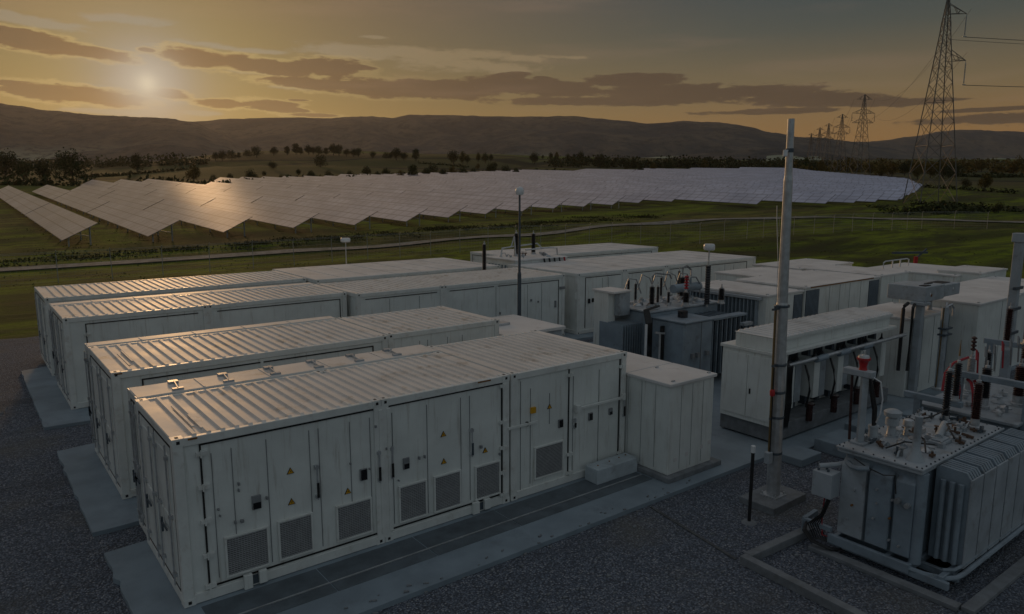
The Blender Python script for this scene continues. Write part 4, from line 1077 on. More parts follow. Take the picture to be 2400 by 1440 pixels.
# six radiators along the front
for g in range(6):
    x0_ = .42+g*.555
    rd = MB()
    for i in range(5):
        xx = x0_+.02+i*.098
        vs = [(xx, .03, .22), (xx, .58, .22), (xx, .58, 1.86), (xx, .52, 1.92), (xx, .10, 1.90), (xx, .03, 1.80)]
        rd.add(vs+[(v[0]+.06, v[1], v[2]) for v in vs], [(5,4,3,2,1,0), (6,7,8,9,10,11)]+[(k_, (k_+1) % 6, 6+(k_+1) % 6, 6+k_) for k_ in range(6)])
    r_ = rd.build('radiator', BLUEP, t, bevel=.006)
    m = MB(); m.box(x0_, x0_+.50, .0, .028, .2, 1.80); m.build('radiator_cover', GREYP, r_, bevel=.006)
    m = MB(); m.cyl(x0_+.25, .62, 1.62, 1.72, .05); m.bar((x0_+.25,.55,1.74), (x0_+.25,.7,1.74), .045, n=10); m.bar((x0_+.25,.55,.34), (x0_+.25,.7,.34), .045, n=10); m.build('radiator_pipe', BLUEP, r_)
for y in (.14, .28, .42):
    m = MB(); m.cyl(.37, y, .26, 1.7, .045, n=12); m.build('riser_pipe', BLUEP, t, smooth=True)
# things on the lid
z = 1.95
m = MB(); m.lathe(.24, .86, [(.15, z), (.14, z+.03), (.09, z+.14), (.065, z+.25), (.06, z+.76), (.068, z+.77), (.068, z+.80)], 16); m.cyl(.24,.86,z+.8,z+.86,.015,n=6); m.build('white_riser', GREYP, t, smooth=True)
m = MB(); m.lathe(1.2, 1.72, [(.11, z), (.09, z+.02), (.07, z+.2), (.12, z+.22), (.12, z+.34), (.09, z+.37), (.15, z+.40), (.16, z+.48), (.1, z+.52)], 16); m.build('breather', GREYP, t, smooth=True)
m = MB(); m.lathe(1.5, 1.55, [(.08, z), (.06, z+.16), (.1, z+.2), (.09, z+.3), (.05, z+.32)], 12); m.build('breather', GALV, t, smooth=True)
m = MB(); m.lathe(.68, 1.82, [(.10, z), (.10, z+.05), (.085, z+.06), (.085, z+.24), (.095, z+.25), (.095, z+.29)], 14); m.build('cable_box', GREYP, t, smooth=True)
m = MB()
for a in (-.035, .0, .04): m.tube([(.68+a,1.82,z+.28),(.66+a*1.3,1.82,z+.6),(.52+a,1.84,z+1.0),(.46,1.86,z+1.25)], .026, 6)
m.build('riser_cable', BLKC, t)
gubbins(t, .2, 3.2, .75, 1.95, z, 46, 4, .9)
_r = random.Random(77)
for i in range(26):
    x, y = _r.uniform(.1, 3.2), _r.uniform(.7, 2.0); m = MB(); a_ = _r.uniform(0, 3.1); q = _r.uniform(.05, .13)
    m.bar((x-q*math.cos(a_), y-q*math.sin(a_), z+.035), (x+q*math.cos(a_), y+q*math.sin(a_), z+.05), .022); m.cyl(x, y, z, z+_r.uniform(.06,.16), .02, n=6); m.build('terminal_clamp', _r.choice((DISPG, RUSTD, DARKG)), t)
for pts in ([(.5,.8,z+.1),(.9,1.0,z+.2),(1.3,1.3,z+.12),(1.6,1.7,z+.1)], [(1.7,.8,z+.1),(2.1,1.1,z+.22),(2.6,1.2,z+.1)], [(.3,1.4,z+.05),(.6,1.2,z+.16),(1.1,.9,z+.08)], [(2.0,1.8,z+.1),(2.4,1.5,z+.2),(2.9,1.4,z+.3)]):
    m = MB(); m.tube(pts, .016, 5); m.build('sensor_cable', BLKC, t)
m = MB(); m.box(.05, 3.6, .1, 1.9, -.06, .02); m.build('under_shade_sheet', SEAM, t)  # black sheet standing in for the dark shade beneath tank and radiators
m = MB(); m.lathe(.93, 1.15, [(.05, z), (.05, z+.14), (.13, z+.15), (.13, z+.17), (.03, z+.18), (.03, z+.3)], 12); m.build('hand_wheel', DISPG, t)
m = MB(); m.bar((1.5,1.0,z+.1), (2.4,1.25,z+.12), .07, .07, 12); m.build('gas_relay_pipe', GREYP, t, smooth=True)
m = MB(); m.box(1.3, 1.75, .85, 1.1, z, z+.07); m.box(1.35, 1.7, .88, 1.07, z+.07, z+.1); m.build('inspection_cover', GREYP, t, bevel=.01)
bushing(t, 3.0, 1.48, z, z+1.05, .075, BLACK); bushing(t, 2.9, .9, z, z+.95, .085, BROWNP, base=.22)
# crossarm post standing on the lid
m = MB(); m.cbox((.31, 1.88, z+.02), (.26, .26, .04)); m.bar((.31,1.88,z+.04), (.31,1.88,z+1.28), .055, n=4); m.build('mounting_post', GREYP, t, bevel=.006)
m = MB(); m.box(.22, .40, 1.72, 2.26, z+1.28, z+1.40); m.build('crossarm', GREYP, t, bevel=.012)
m = MB(); m.bar((.31,2.12,z+1.28), (.31,2.08,z+.02), .026, n=8); m.build('earth_conduit', BROWNP, t)
m = MB(); m.tube([(.31,1.74,z+1.3),(.38,1.62,z+1.22),(.42,1.58,z+.9),(.46,1.62,z+.6),(.55,1.72,z+.4)], .014, 6); m.build('looped_cable', DOME, t)
m = MB(); m.lathe(.31, 1.93, [(.075, z+1.40), (.06, z+1.46), (.085, z+1.56), (.12, z+1.60), (.12, z+1.63)], 14); bc = m.build('beacon', REDP, t, smooth=True)
m = MB(); m.lathe(.31, 1.93, [(.10, z+1.63), (.09, z+1.67), (.05, z+1.68)], 12); m.tube([(.27,1.93,z+1.68),(.27,1.93,z+1.75),(.35,1.93,z+1.75),(.35,1.93,z+1.68)], .012, 6); m.build('beacon_cap', GALV, bc)
# control box on the left end, cable bundle, small frame
m = MB(); m.box(-.42, -.1, 1.98, 2.36, .98, 1.46); cb = m.build('control_box', GREYP, t, bevel=.012)
for (x, y) in ((-.35, 2.28), (-.3, 2.12), (-.2, 2.2)): m = MB(); m.cyl(x, y, 1.46, 1.5, .025, n=8); m.build('knob', DARKG, cb)
m = MB(); m.bar((-.3,2.3,1.52), (.1,1.9,1.6), .045, n=10); m.build('conduit', GREYP, cb)
m = MB()
for i in range(6): a = i*.03; m.tube([(-.26+a,2.1,.98),(-.30+a,2.2,.6),(-.34+a,2.42-a,.34),(-.3+a,2.3-a,.08),(-.1,2.0,.03+a*.3),(.1,1.9,.06)], .014, 5)
m.build('cable_bundle', BLKC, t)
for i in range(3):
    m = MB(); m.tube([(-.15,2.55,.3),(-.36-.04*i,2.45,.22),(-.44-.03*i,2.25,.1),(-.36,2.0-.05*i,.02),(-.2,1.85,.0),(.05,1.8,.03)], .022, 6); m.build('looped_cable', BLKC, t)
m = MB(); m.tube([(-.2,2.2,.98),(-.16,2.25,.5),(-.2,2.2,.15),(-.05,2.02,.1)], .014, 5); m.build('cable', REDC, t)
m = MB(); m.bar((-.16,2.6,.3), (-.16,2.05,.3), .04); m.bar((-.16,2.6,.3), (.35,2.65,.3), .04); m.bar((-.16,2.6,.3), (-.16,2.6,0), .035); m.bar((.35,2.65,.3), (.35,2.65,0), .035); m.build('side_frame', BLUEP, t)

STONE = pmat('dark_edging', (.09,.095,.10), .95, .3, 12, .3, 40)
# --- kerbs round the transformer pits
def kerb(label, a, b, wd=.16, z=.16):
    a = Vector((a[0], a[1], 0)); b = Vector((b[0], b[1], 0)); m = MB(); mt_ = STONE if z < .03 else CONCB; t_ = (b-a).normalized(); n_ = Vector((-t_.y, t_.x, 0))*wd/2
    vs = [a-n_, b-n_, b+n_, a+n_]; k_ = MB()
    m.add([tuple(v) for v in vs]+[(v.x, v.y, z) for v in vs], [(3,2,1,0),(4,5,6,7),(0,1,5,4),(1,2,6,5),(2,3,7,6),(3,0,4,7)])
    tag(m.build('kerb', mt_, bevel=.008), label, 'kerb')
kerb('raised concrete kerb from pit corner running towards the bottom edge of the view', (10.86, 7.17), (10.6, 2.4), .17)
kerb('raised concrete kerb from pit corner back to the transformer cables', (10.95, 7.12), (12.9, 7.02), .17)
kerb('flat kerb along the left foot of the large transformer', (12.35, 6.7), (12.35, 4.12), .2, .08)
kerb('flat kerb along the front foot of the large transformer', (12.35, 4.0), (17.5, 3.95), .2, .08)
kerb('shallow dark edging line crossing the gravel left of the pit', (10.85, 7.3), (11.3, 9.75), .07, .025)

# --- tall pole on its pad with a small white camera
q = (13.64, 8.34)
t = thing('lattice_free_pole', 'tall tapered grey steel pole on a square concrete pad, clamped with cables', 'pole', (q[0], q[1], 0)); t.name = 'steel_pole'
t.rotation_euler = (-.0083, -.0107, 0)
m = MB(); m.box(-.62, .62, -.42, .42, -.02, .15); pd = m.build('base_pad', CONCB, t, bevel=.01)
m = MB(); m.box(-.2, .2, -.2, .2, .15, .175); [m.cyl(a, b, .175, .23, .02, n=6) for a in (-.16,.16) for b in (-.16,.16)]; m.build('base_plate', GALV, t)
m = MB(); m.lathe(0, 0, [(.145,.175),(.135,2.5),(.118,4.35),(.108,4.4),(.088,6.9),(.075,7.0),(.066,8.12)], 12); m.build('shaft', GALV, t, smooth=False)
for z_ in (1.1, 3.05, 4.3, 1.9, 2.45): m = MB(); m.lathe(0,0,[(.15,z_),(.155,z_+.02),(.15,z_+.05)], 14); m.box(-.26,-.1,-.02,.02,z_,z_+.05); m.build('clamp_band', DARKG, t)
m = MB(); m.tube([(-.24,.0,4.32),(-.24,.0,1.1)], .022, 6); m.build('conduit', BRASS, t)
m = MB(); m.tube([(-.17,.03,4.3),(-.18,.03,.9)], .018, 6); m.build('conduit', BLKC, t)
m = MB(); m.tube([(-.24,-.04,3.05),(-.25,-.04,1.4),(-.24,-.03,.95)], .012, 6); m.build('thin_cable', BLKC, t)
m = MB(); m.tube([(-.24,0,4.3),(-.22,0,5.2),(-.18,.1,6.1),(-.17,.12,6.4)], .008, 5); m.build('antenna_rod', GALV, t)
m = MB(); m.bar((-.34,0,4.28),(-.02,0,4.28), .02); m.build('bracket', DARKG, t)
m = MB(); m.lathe(-.24, -.02, [(.03,2.42),(.05,2.44),(.055,2.53),(.04,2.57)], 12); m.build('red_lamp', REDP, t, smooth=True)
m = MB(); m.box(-.34,-.2,-.08,.05,.95,1.2); m.box(-.2,-.1,-.03,.03,1.05,1.1); m.build('junction_box', GREYP, t, bevel=.01)
m = MB(); m.bar((-.02,0,7.5),(-.2,0,7.48), .02); m.bar((-.2,-.03,7.5),(-.22,-.04,7.38), .045, n=10); m.build('camera_head', DOME, t)
m = MB(); m.bar((0,0,7.5),(.12,0,7.5), .02); m.lathe(0,0,[(.085,7.46),(.085,7.54)],12); m.build('clamp_band', DARKG, t)
t = thing('stake', 'short thin dark post with pale cap standing in the gravel before the tall pole', 'post', (12.35, 8.05, 0))
m = MB(); m.cyl(0,0,0,1.5,.035,n=10); m.build('stem', BLKC, t); m = MB(); m.cyl(0,0,1.5,1.64,.045,n=10); m.build('cap', DOME, t, smooth=True); m = MB(); m.lathe(0,0,[(.16,0),(.12,.03),(.02,.04)],10); m.build('footing', CONCB, t)

# --- twin kiosk right of the front row
t = thing('equipment_kiosk', 'pale panelled kiosk with two-part flat lid at the right end of the front row', 'kiosk', (12.52, 10.35, .09))
m = MB(); m.box(-.14, 1.8, -.16, 3.5, 0, .12); m.build('plinth', CONCB, t, bevel=.01)
m = MB(); m.box(0, 1.58, 0, 1.28, .12, 2.22); m.box(0, 1.58, 1.3, 2.9, .12, 2.2); m.build('body', WHITE, t, bevel=.012)
for y0_, y1_ in ((-.05, 1.3), (1.33, 2.95)): m = MB(); m.box(-.05, 1.63, y0_, y1_, 2.22, 2.30); m.build('lid', ROOFS, t, bevel=.012)
for i in range(1, 4): m = MB(); x = 1.58*i/4; m.box(x-.006, x+.006, -.004, .0, .2, 2.18); m.build('panel_joint', LINE, t)
for i in range(1, 3): m = MB(); y = 1.28*i/3; m.box(-.004, .0, y-.006, y+.006, .2, 2.18); m.build('panel_joint', LINE, t)
for p in ((.25,.45),(.65,.5),(1.2,.55),(1.5,.6)): m = MB(); m.box(p[0]-.05, p[0]+.05, -.008, 0, p[1]-.05, p[1]+.05); m.build('label_plate', ROOFS, t)
for p in ((.2,.1),(1.5,.1),(.9,1.2)): m = MB(); m.box(p[0]-.05, p[0]+.05, p[1]-.02, p[1]+.02, 2.30, 2.33); m.build('lid_catch', GALV, t)
t = thing('concrete_block', 'long pale concrete block lying at the foot of the short front container', 'block', (11.05, 11.13, .09)); m = MB(); m.box(0, 1.32, 0, .42, 0, .36); m.build('block', PALEC, t, bevel=.015)
t.name = 'ballast_block'
m = MB(); [m.cyl(x, .2+.03*i, .36, .375, .02, n=6) for i, x in enumerate((.2,.6,.95,1.2))]; m.build('lifting_points', RUST, t)
# --- flat-topped cabinet behind the second row
t = thing('equipment_kiosk', 'low grey flat-topped cabinet with overhanging lid beyond the end of the second row', 'kiosk', (13.2, 17.4, .1))
m = MB(); m.box(0, 2.3, 0, 2.6, 0, 2.1); m.build('body', GREYP, t, bevel=.012); m = MB(); m.box(-.08, 2.4, -.08, 2.7, 2.1, 2.2); m.build('lid', ROOFS, t, bevel=.01)
m = MB(); m.box(.5, 1.1, 1.2, 1.6, 2.2, 2.28); m.build('lid_hatch', GALV, t, bevel=.01)

# --- masts with white domes
def dome_mast(label, x, y, z0, z1, r, dr, black0=None, mat=None, flat=False):
    t = thing('dome_mast', label, 'mast', (x, y, z0)); h = z1-z0
    m = MB(); m.lathe(0, 0, [(r, 0), (r, h*.55), (r*.7, h*.56), (r*.5, h-.1)], 10); m.build('mast', mat or DARKG, t)
    if flat: m = MB(); m.lathe(0, 0, [(dr*.85, h-.10), (dr, h-.06), (dr, h+.07), (dr*.85, h+.12), (dr*.1, h+.13)], 18); m.build('dome', DOME, t, smooth=True)
    else: m = MB(); m.lathe(0, 0, [(dr*.8, h-.16), (dr*.96, h-.12), (dr, h), (dr*.85, h+dr*.5), (dr*.45, h+dr*.8), (dr*.05, h+dr*.87)], 18); m.build('dome', DOME, t, smooth=True)
    if black0 is not None:
        m = MB(); n = 16; pr = []
        for i in range(n): zq = black0[0]+(black0[1]-black0[0])*i/n-z0; k_ = (black0[1]-black0[0])/n; pr += [(black0[2]*.8, zq), (black0[2], zq+k_*.4), (black0[2]*.8, zq+k_*.8)]
        m.lathe(0, 0, pr, 10); m.build('insulator', BLACK, t)
    return t
dome_mast('tall dark mast with white dome in the centre, behind the second row', 16.05, 20.35, .1, 6.66, .07, .15)
t = dome_mast('thin pale post with flat white dome behind the rear containers, left of centre', 16.6, 36.0, 0, 3.98, .05, .26, mat=GALV, flat=True)

# --- middle transformer
t = thing('transformer', 'middle transformer with tall bushings, blue-grey tank and dark cooling fins, right of centre', 'transformer', (17.6, 14.8, .1))
def P2(px, py, z): v = G(px, py, z); return v.x-17.6, v.y-14.8
m = MB(); m.box(1.0, 2.5, .1, 1.5, .1, 2.28); m.build('tank', BLUEP, t, bevel=.05)
m = MB(); m.box(.96, 2.56, .04, 1.56, 2.28, 2.33); m.build('tank_lid', BLUEP, t, bevel=.01)
m = MB(); m.box(1.87, 1.89, .085, .1, .2, 2.25); m.build('panel_joint', LINE, t)
m = MB(); m.box(.9, 4.6, 1.5, 3.4, .1, 2.46); m.build('main_tank', BLUEP, t, bevel=.05)
m = MB(); m.box(.85, 4.7, 1.46, 3.5, 2.46, 2.52); m.build('lid', GREYP, t, bevel=.01)
for i in range(14): m = MB(); m.box(2.62+i*.13, 2.66+i*.13, .2, 1.5, .3, 2.2); m.build('cooling_fin', DARKG if i % 2 else BLUEP, t)
m = MB(); m.box(2.6, 4.5, .15, .5, 2.2, 2.28); m.build('fin_header', BLUEP, t, bevel=.01)
for i in range(9): m = MB(); m.box(-.1+i*.12, -.06+i*.12, 1.8, 2.9, .3, 2.1); m.build('cooling_fin', BLUEP, t)
for i, z_ in enumerate((1.9, 1.6, 1.3, 1.0)): m = MB(); m.box(4.0, 4.5, -.1, .1, z_, z_+.1); m.build('bracket', GREYP, t)
m = MB(); m.box(.0, .35, 2.6, 3.3, 0, 3.1); m.build('marshalling_cabinet', WHITE, t, bevel=.01); m = MB(); m.box(-.05, .85, 2.3, 3.35, 3.1, 3.17); m.build('cabinet_roof', ROOFS, t, bevel=.01); m = MB(); m.box(.3, .82, 2.35, 3.3, 2.3, 3.1); m.build('upper_cabinet', GREYP, t, bevel=.01)
zl = 2.52
def bu(px, pb, pt, r, mat=BLACK, base=.14):
    x, y = P2(px, pb, zl+.1); top = zat(0, pt, x+17.6, y+14.8)-.1
    return bushing(t, x, y, zl, top, r, mat, base=base), (x, y, top)
_, a1_ = bu(1527, 722, 672, .10); _, a2_ = bu(1541, 718, 672, .055); _, a3_ = bu(1598, 702, 650, .12); _, a4_ = bu(1607, 718, 685, .12); _, a5_ = bu(1690, 712, 676, .11); _, a6_ = bu(1617, 705, 650, .04, BLUEP)
x, y = P2(1607, 712, zl+.1); m = MB(); pr = []
for i in range(5): zq = a4_[2]+.1+i*.1; pr += [(.03, zq), (.085, zq+.03), (.085, zq+.05), (.03, zq+.09)]
m.lathe(a4_[0], a4_[1], pr, 10); m.build('arrester', REDC, t)
m = MB(); m.tube([(a1_[0],a1_[1],a1_[2]+.1),(a1_[0],a1_[1],a1_[2]+.35),(a1_[0]+.15,a1_[1],a1_[2]+.45),(a1_[0]+.9,a1_[1],a1_[2]+.35),(a1_[0]+1.0,a1_[1],a1_[2]+.2)], .03, 6); m.build('busbar', DISPG, t)
m = MB(); m.tube([(a3_[0],a3_[1],a3_[2]+.1),(a3_[0],a3_[1],a3_[2]+.35),(a3_[0]+.2,a3_[1],a3_[2]+.42),(a3_[0]+.42,a3_[1]-.05,a3_[2]+.25),(a6_[0],a6_[1],a6_[2]+.05)], .035, 6); m.build('busbar', DISPG, t)
m = MB(); m.tube([(a6_[0],a6_[1],a6_[2]),(a6_[0]+.3,a6_[1],a6_[2]-.02),(a6_[0]+.5,a6_[1]-.05,a6_[2]-.3),(a6_[0]+.5,a6_[1]-.05,zl+.2)], .025, 6); m.build('drop_lead', DISPG, t)
gubbins(t, 1.2, 4.4, 1.7, 3.3, zl, 40, 9, 1.1)
for (x, y, h) in ((1.3,2.9,.9),(1.9,3.1,.7),(3.4,3.2,.8),(3.9,2.6,.6),(2.3,1.9,.5),(4.3,3.1,1.0)): bushing(t, x, y, zl, zl+h, .055, BLACK)
for i in range(5):
    a_ = 1.1+i*.7; m = MB(); m.tube([(a_,2.9,zl+.5),(a_+.2,2.9,zl+.95+.1*(i%2)),(a_+.5,2.8,zl+.9),(a_+.65,2.7,zl+.4)], .022, 5); m.build('jumper_lead', DISPG, t)
m = MB(); m.bar((3.0,2.3,zl+.5),(4.5,2.3,zl+.5), .16, n=12); m.build('conservator_drum', BLUEP, t, smooth=True)
for (x, y) in ((1.35,.04),(1.6,.04),(2.1,.04)): m = MB(); m.box(x, x+.12, y-.05, y+.06, 1.1, 1.25); m.build('terminal_box', DISPG, t)
m = MB(); m.cyl(1.75, .8, 2.33, 2.55, .17); m.build('black_drum', BLACK, t, smooth=True)
m = MB()
for i in range(6): m.tube([(a1_[0]-.1+i*.03,a1_[1]-.3,zl+.1),(.55+i*.04,1.45,2.6),(.4+i*.05,1.2,2.2),(.4+i*.05,1.15,.5)], .035, 6)
m.build('cable_bundle', BLKC, t)
m = MB()
for i in range(4): m.bar((.85+i*.04,.95,.4), (.85+i*.04,.95,2.1), .04, n=6)
m.build('black_riser', BLKC, t)
m = MB(); m.bar((.62,1.0,1.9), (.98,.9,1.85), .03); m.bar((.8,.95,1.85), (.8,.95,.6), .03); m.build('pipe_bracket', GALV, t)
m = MB(); m.bar((.28,1.1,2.2), (.28,1.1,.8), .045, n=8); m.build('pale_conduit', DOME, t)
q = PYY(1657, 700, 16.2)
t = dome_mast('white-domed post on a black insulator stack above the middle transformer', q.x, 16.2, 2.5, zat(0, 580, q.x, 16.2), .05, .2, (2.6, zat(0, 622, q.x, 16.2), .105), GALV, flat=True)
# red hoses near the white container
t = thing('hose_loops', 'two looped red cables with a black one between, standing before the white container wall', 'cables', (23.8, 23.5, .1))
for x, mt, h in ((0, REDC, 1.3), (.5, REDC, 1.25), (.25, BLKC, .9)):
    m = MB(); m.tube([(x-.18,0,0),(x-.16,0,h*.7),(x-.02,0.05,h),(x+.14,0,h*.72),(x+.2,-.05,0)], .035, 6); m.build('cable', mt, t)

# --- rear transformer between the fourth and fifth rows
t = thing('transformer', 'rear transformer with pale lid, black bushings and pipework behind the plain roofs', 'transformer', (22.6, 28.9, .1))
m = MB(); m.box(0, 3.4, .1, 2.6, .1, 2.95); m.build('tank', WHITE, t, bevel=.02); m = MB(); m.box(-.1, 3.5, 0, 2.7, 2.95, 3.03); m.build('lid', ROOFS, t, bevel=.02)
for i in range(8): m = MB(); m.box(-.09, 0, .3+i*.28, .34+i*.28, .3, 2.7); m.build('cooling_fin', BLUEP, t)
def bu3(px, pb, pt, r, Y, mat=BLACK):
    v = PYY(px, pb, Y); top = zat(0, pt, v.x, Y)-.1; return bushing(t, v.x-22.6, Y-28.9, 3.03 if Y > 28.9 else 1.6, top, r, mat)
bu3(1210, 590, 547, .13, 30.6); bu3(1250, 590, 548, .13, 31.0); bu3(1135, 610, 573, .11, 28.6)
m = MB(); m.bar((1.0,1.2,5.35), (2.3,1.3,5.35), .04, n=6); m.build('busbar', GALV, t) if False else None
for pts in ([(0.2,1.6,3.05),(0.3,1.6,3.5),(.9,1.6,3.55),(1.1,1.6,4.1),(1.2,1.6,3.1)], [(1.4,1.0,3.4),(3.0,1.0,3.45),(3.5,.9,3.4),(3.6,.9,2.6)], [(1.2,2.1,3.5),(3.1,2.1,3.6),(3.4,2.0,3.3)]):
    m = MB(); m.tube(pts, .045, 6); m.build('pipe', GALV, t, smooth=True)
gubbins(t, .3, 3.1, .4, 2.3, 3.03, 16, 21, 1.2)
for i in range(5): m = MB(); m.tube([(1.8+i*.35,-.05,3.0),(1.8+i*.35,-.12,2.7),(1.85+i*.35,-.15,2.3)], .05, 6); m.build('cable', BLKC if i < 4 else REDC, t)

# --- corrugated-roof switch building with open equipment side
t = thing('switch_building', 'long switch building with ribbed raised roof and an open side full of cubicles', 'building', (16.6, 10.25, .1))
m = MB(); m.box(.1, 6.4, .05, 1.75, 0, .42); m.build('plinth', CONCB, t, bevel=.01)
m = MB(); m.box(0, 6.3, .75, 1.7, .42, 2.35); m.box(0, .45, 0, .75, .42, 2.35); m.build('wall', WHITE, t, bevel=.01)
m = MB(); m.box(-.05, 6.4, -.04, 1.75, 2.35, 2.43); m.build('ledge', FRAMEP, t, bevel=.006)
m = MB(); m.box(.05, 6.3, .14, 1.34, 2.43, 2.80); m.build('roof_box', WHITE, t, bevel=.01)
corr_roof(.03, 6.32, .1, 1.38, 2.805, .24, .05).build('ribbed_roof', ROOFS, t)
m = MB(); m.box(.0, 6.35, .08, .16, 2.72, 2.80); m.build('roof_edge', FRAMEP, t)
for (ya, yb) in ((.12, .86), (.88, 1.58)):
    m = MB(); m.box(-.025, .0, ya, yb, .55, 2.25); d = m.build('door', WHITE, t, bevel=.004)
    if ya < .2: m = MB(); m.box(-.05, -.025, .74, .78, 1.2, 1.34); m.build('handle', SEAM, d)
for i in range(9):
    x = .75+i*.64; m = MB(); dp = .3 if i % 2 else .12; m.box(x, x+.3, dp, .75, .75+(i % 3)*.05, 1.95-(i % 2)*.1); c_ = m.build('cubicle', GREYP if i % 2 else WHITE, t, bevel=.01)
    m = MB(); m.box(x+.36, x+.5, .55, .75, .5, 2.1); m.build('dark_duct', DARKG, t)
    m = MB(); m.lathe(x+.15, dp+.1, [(.1, 1.98), (.03, 2.08), (.02, 2.2)], 10); m.build('funnel_insulator', BLACK, t)
m = MB(); m.bar((.6,.05,2.02), (7.0,-.05,2.08), .055, n=10); m.build('top_pipe', GALV, t, smooth=True)
for x in (1.9, 3.1, 4.4): m = MB(); m.bar((x,.02,2.0), (x+.5,0,2.02), .09, n=12); m.build('pipe_sleeve', BLUEP, t, smooth=True)
m = MB()
for i in range(5): m.tube([(.55+i*.05,.1,2.1),(.5+i*.05,.0,2.0),(.5+i*.05,-.02,1.0),(.55+i*.05,.1,.1)], .032, 6)
m.build('cable_bundle', BLKC, t)
for x in (1.5, 2.8, 4.1, 5.3):
    m = MB(); m.tube([(x,.1,1.9),(x-.05,-.05,1.6),(x,-.08,1.2),(x+.1,.05,.7)], .03, 6); m.build('cable', BLKC, t)
    m = MB(); m.cyl(x+.2, .0, .3, .75, .09); m.cyl(x+.2, .0, .75, .8, .13); m.build('floor_bushing', BROWNP, t)
for (x, y, w_, d_, h_, lb) in ((17.3, 8.5, 1.3, 1.0, .32, 'low concrete pad left before the open side of the switch building'), (19.0, 8.3, 1.9, 1.3, .36, 'wider concrete pad before the middle of the switch building'), (21.3, 7.6, 2.2, 1.6, .3, 'far concrete pad right of the switch building front'), (15.9, 9.0, .9, .7, .2, 'small concrete pad at the left corner of the switch building')):
    m = MB(); m.box(0, w_, 0, d_, 0, h_); tag(m.build('concrete_pad', CONC, bevel=.015, loc=(x, y, 0)), lb, 'pad')
t = thing('guard_rail', 'low grey tubular rail with short posts before the concrete pads', 'railing', (15.2, 8.0, 0))
m = MB(); m.bar((0,0,.55), (3.4,-.75,.55), .03, n=8); m.build('rail', BLUEP, t)
for i in range(4): m = MB(); m.bar((i*1.12,-.25*i,0), (i*1.12,-.25*i,.55), .035); m.build('post', BLUEP, t)
# slab under the right-hand yard
tag(sheet('concrete_slab', [(15.7,9.6),(40,9.4),(40,22.6),(17.2,22.6),(15.7,14)], .05, CONC, .08), kind='structure')

# --- stepped block of grey containers on the right
def unit(label, x0, x1, y0, y1, h, fins=False, louvres=(), joints=(), rust=False, name='equipment_container', z0=.05, cat='container', step=True):
    t = thing(name, label, cat, (x0, y0, z0)); L, W, H = x1-x0, y1-y0, h-z0
    m = MB(); m.box(0.02, L-.02, .02, W-.02, 0, H-.05); m.build('body', WHITE, t, bevel=.02)
    m = MB(); m.box(-.02, L+.02, -.02, W+.02, H-.08, H); m.build('roof', ROOFS, t, bevel=.012)
    for (a, b) in louvres:
        m = MB(); m.box(a-x0, b-x0, .0, .02, .35, H-.15); v = m.build('louvre', DARKG, t)
        g = MB(); n = int((b-a)/.09)
        for i in range(n): g.box(a-x0+.04+i*.09, a-x0+.06+i*.09, -.014, .0, .36, H-.16)
        g.build('louvre_blades', BLUEP, v)
    for x in joints: m = MB(); m.box(x-x0-.008, x-x0+.008, .012, .02, .2, H-.1); m.build('panel_joint', LINE, t)
    if fins:
        n = int((W-.5)/.17)
        for i in range(n): m = MB(); m.box(-.16, .02, .35+i*.17, .39+i*.17, .3, H-.22); m.build('cooling_fin', BLUEP, t)
        m = MB(); m.box(-.2, .02, .2, W-.1, H-.2, H-.09); m.build('fin_header', GREYP, t, bevel=.01)
    if rust: m = MB(); m.box(.3, L-.6, -.024, -.02, H-.07, H-.02); m.build('rust_strip', RUST, t)
    for (x, y) in ((.15,.1),(L-.2,.1),(L-.2,W-.2)): m = MB(); m.box(x-.05,x+.05,y-.03,y+.03,H,H+.03); m.build('roof_lug', GALV, t)
    return t
unit('grey container with cooling fins on its left end, right of the middle transformer', 23.5, 25.95, 15.1, 19.0, 2.86, fins=True, louvres=((25.3,25.9),), joints=(24.4,))
unit('long grey container with rusty roof edge joined to the finned one', 26.0, 31.9, 15.05, 18.2, 2.97, louvres=((26.05,27.0),(31.0,31.85)), joints=(27.8,28.6,29.4,30.3), rust=True)
unit('end container of the right-hand block with flat pale roof', 32.0, 34.6, 15.0, 18.6, 3.0, joints=(33.2,))
unit('lower container behind the finned one, only its roof showing left of the tall pole', 28.0, 31.8, 18.4, 20.8, 2.9)
unit('rearmost small container behind the right-hand block', 32.0, 37.0, 18.9, 21.5, 2.95)
t = thing('pipe_frame', 'low tubular frame standing on the right-hand container roof', 'frame', (35.0, 16.4, 3.0))
m = MB(); m.tube([(0,0,-.05),(0,0,.25),(.2,0,.31),(2.4,0,.31),(2.6,0,.25),(2.6,0,-.05)], .03, 6); m.build('rail', GALV, t); 
for x in (.9, 1.7): m = MB(); m.bar((x,0,-.05), (x,0,.31), .025); m.build('post', GALV, t)
unit('container standing right of the right-hand block end, behind the header box', 35.0, 39.0, 13.2, 17.2, 2.95)
unit('lower grey cubicle block with joints, behind the header box column', 23.9, 26.9, 10.2, 12.2, 2.66, louvres=((26.2,26.85),), joints=(24.4,24.9,25.7), name='equipment_cubicle', cat='cubicle')
unit('taller grey container beside the dark louvre, right of the header box column', 26.95, 30.6, 9.35, 12.0, 2.95, joints=(29.0,))
unit('small flat-roofed unit at the right edge behind the taller grey container', 31.0, 36.5, 9.6, 12.3, 2.9)
unit('tiny pale roofed unit at the far right behind the others', 35.5, 38.5, 12.4, 14.2, 3.1)

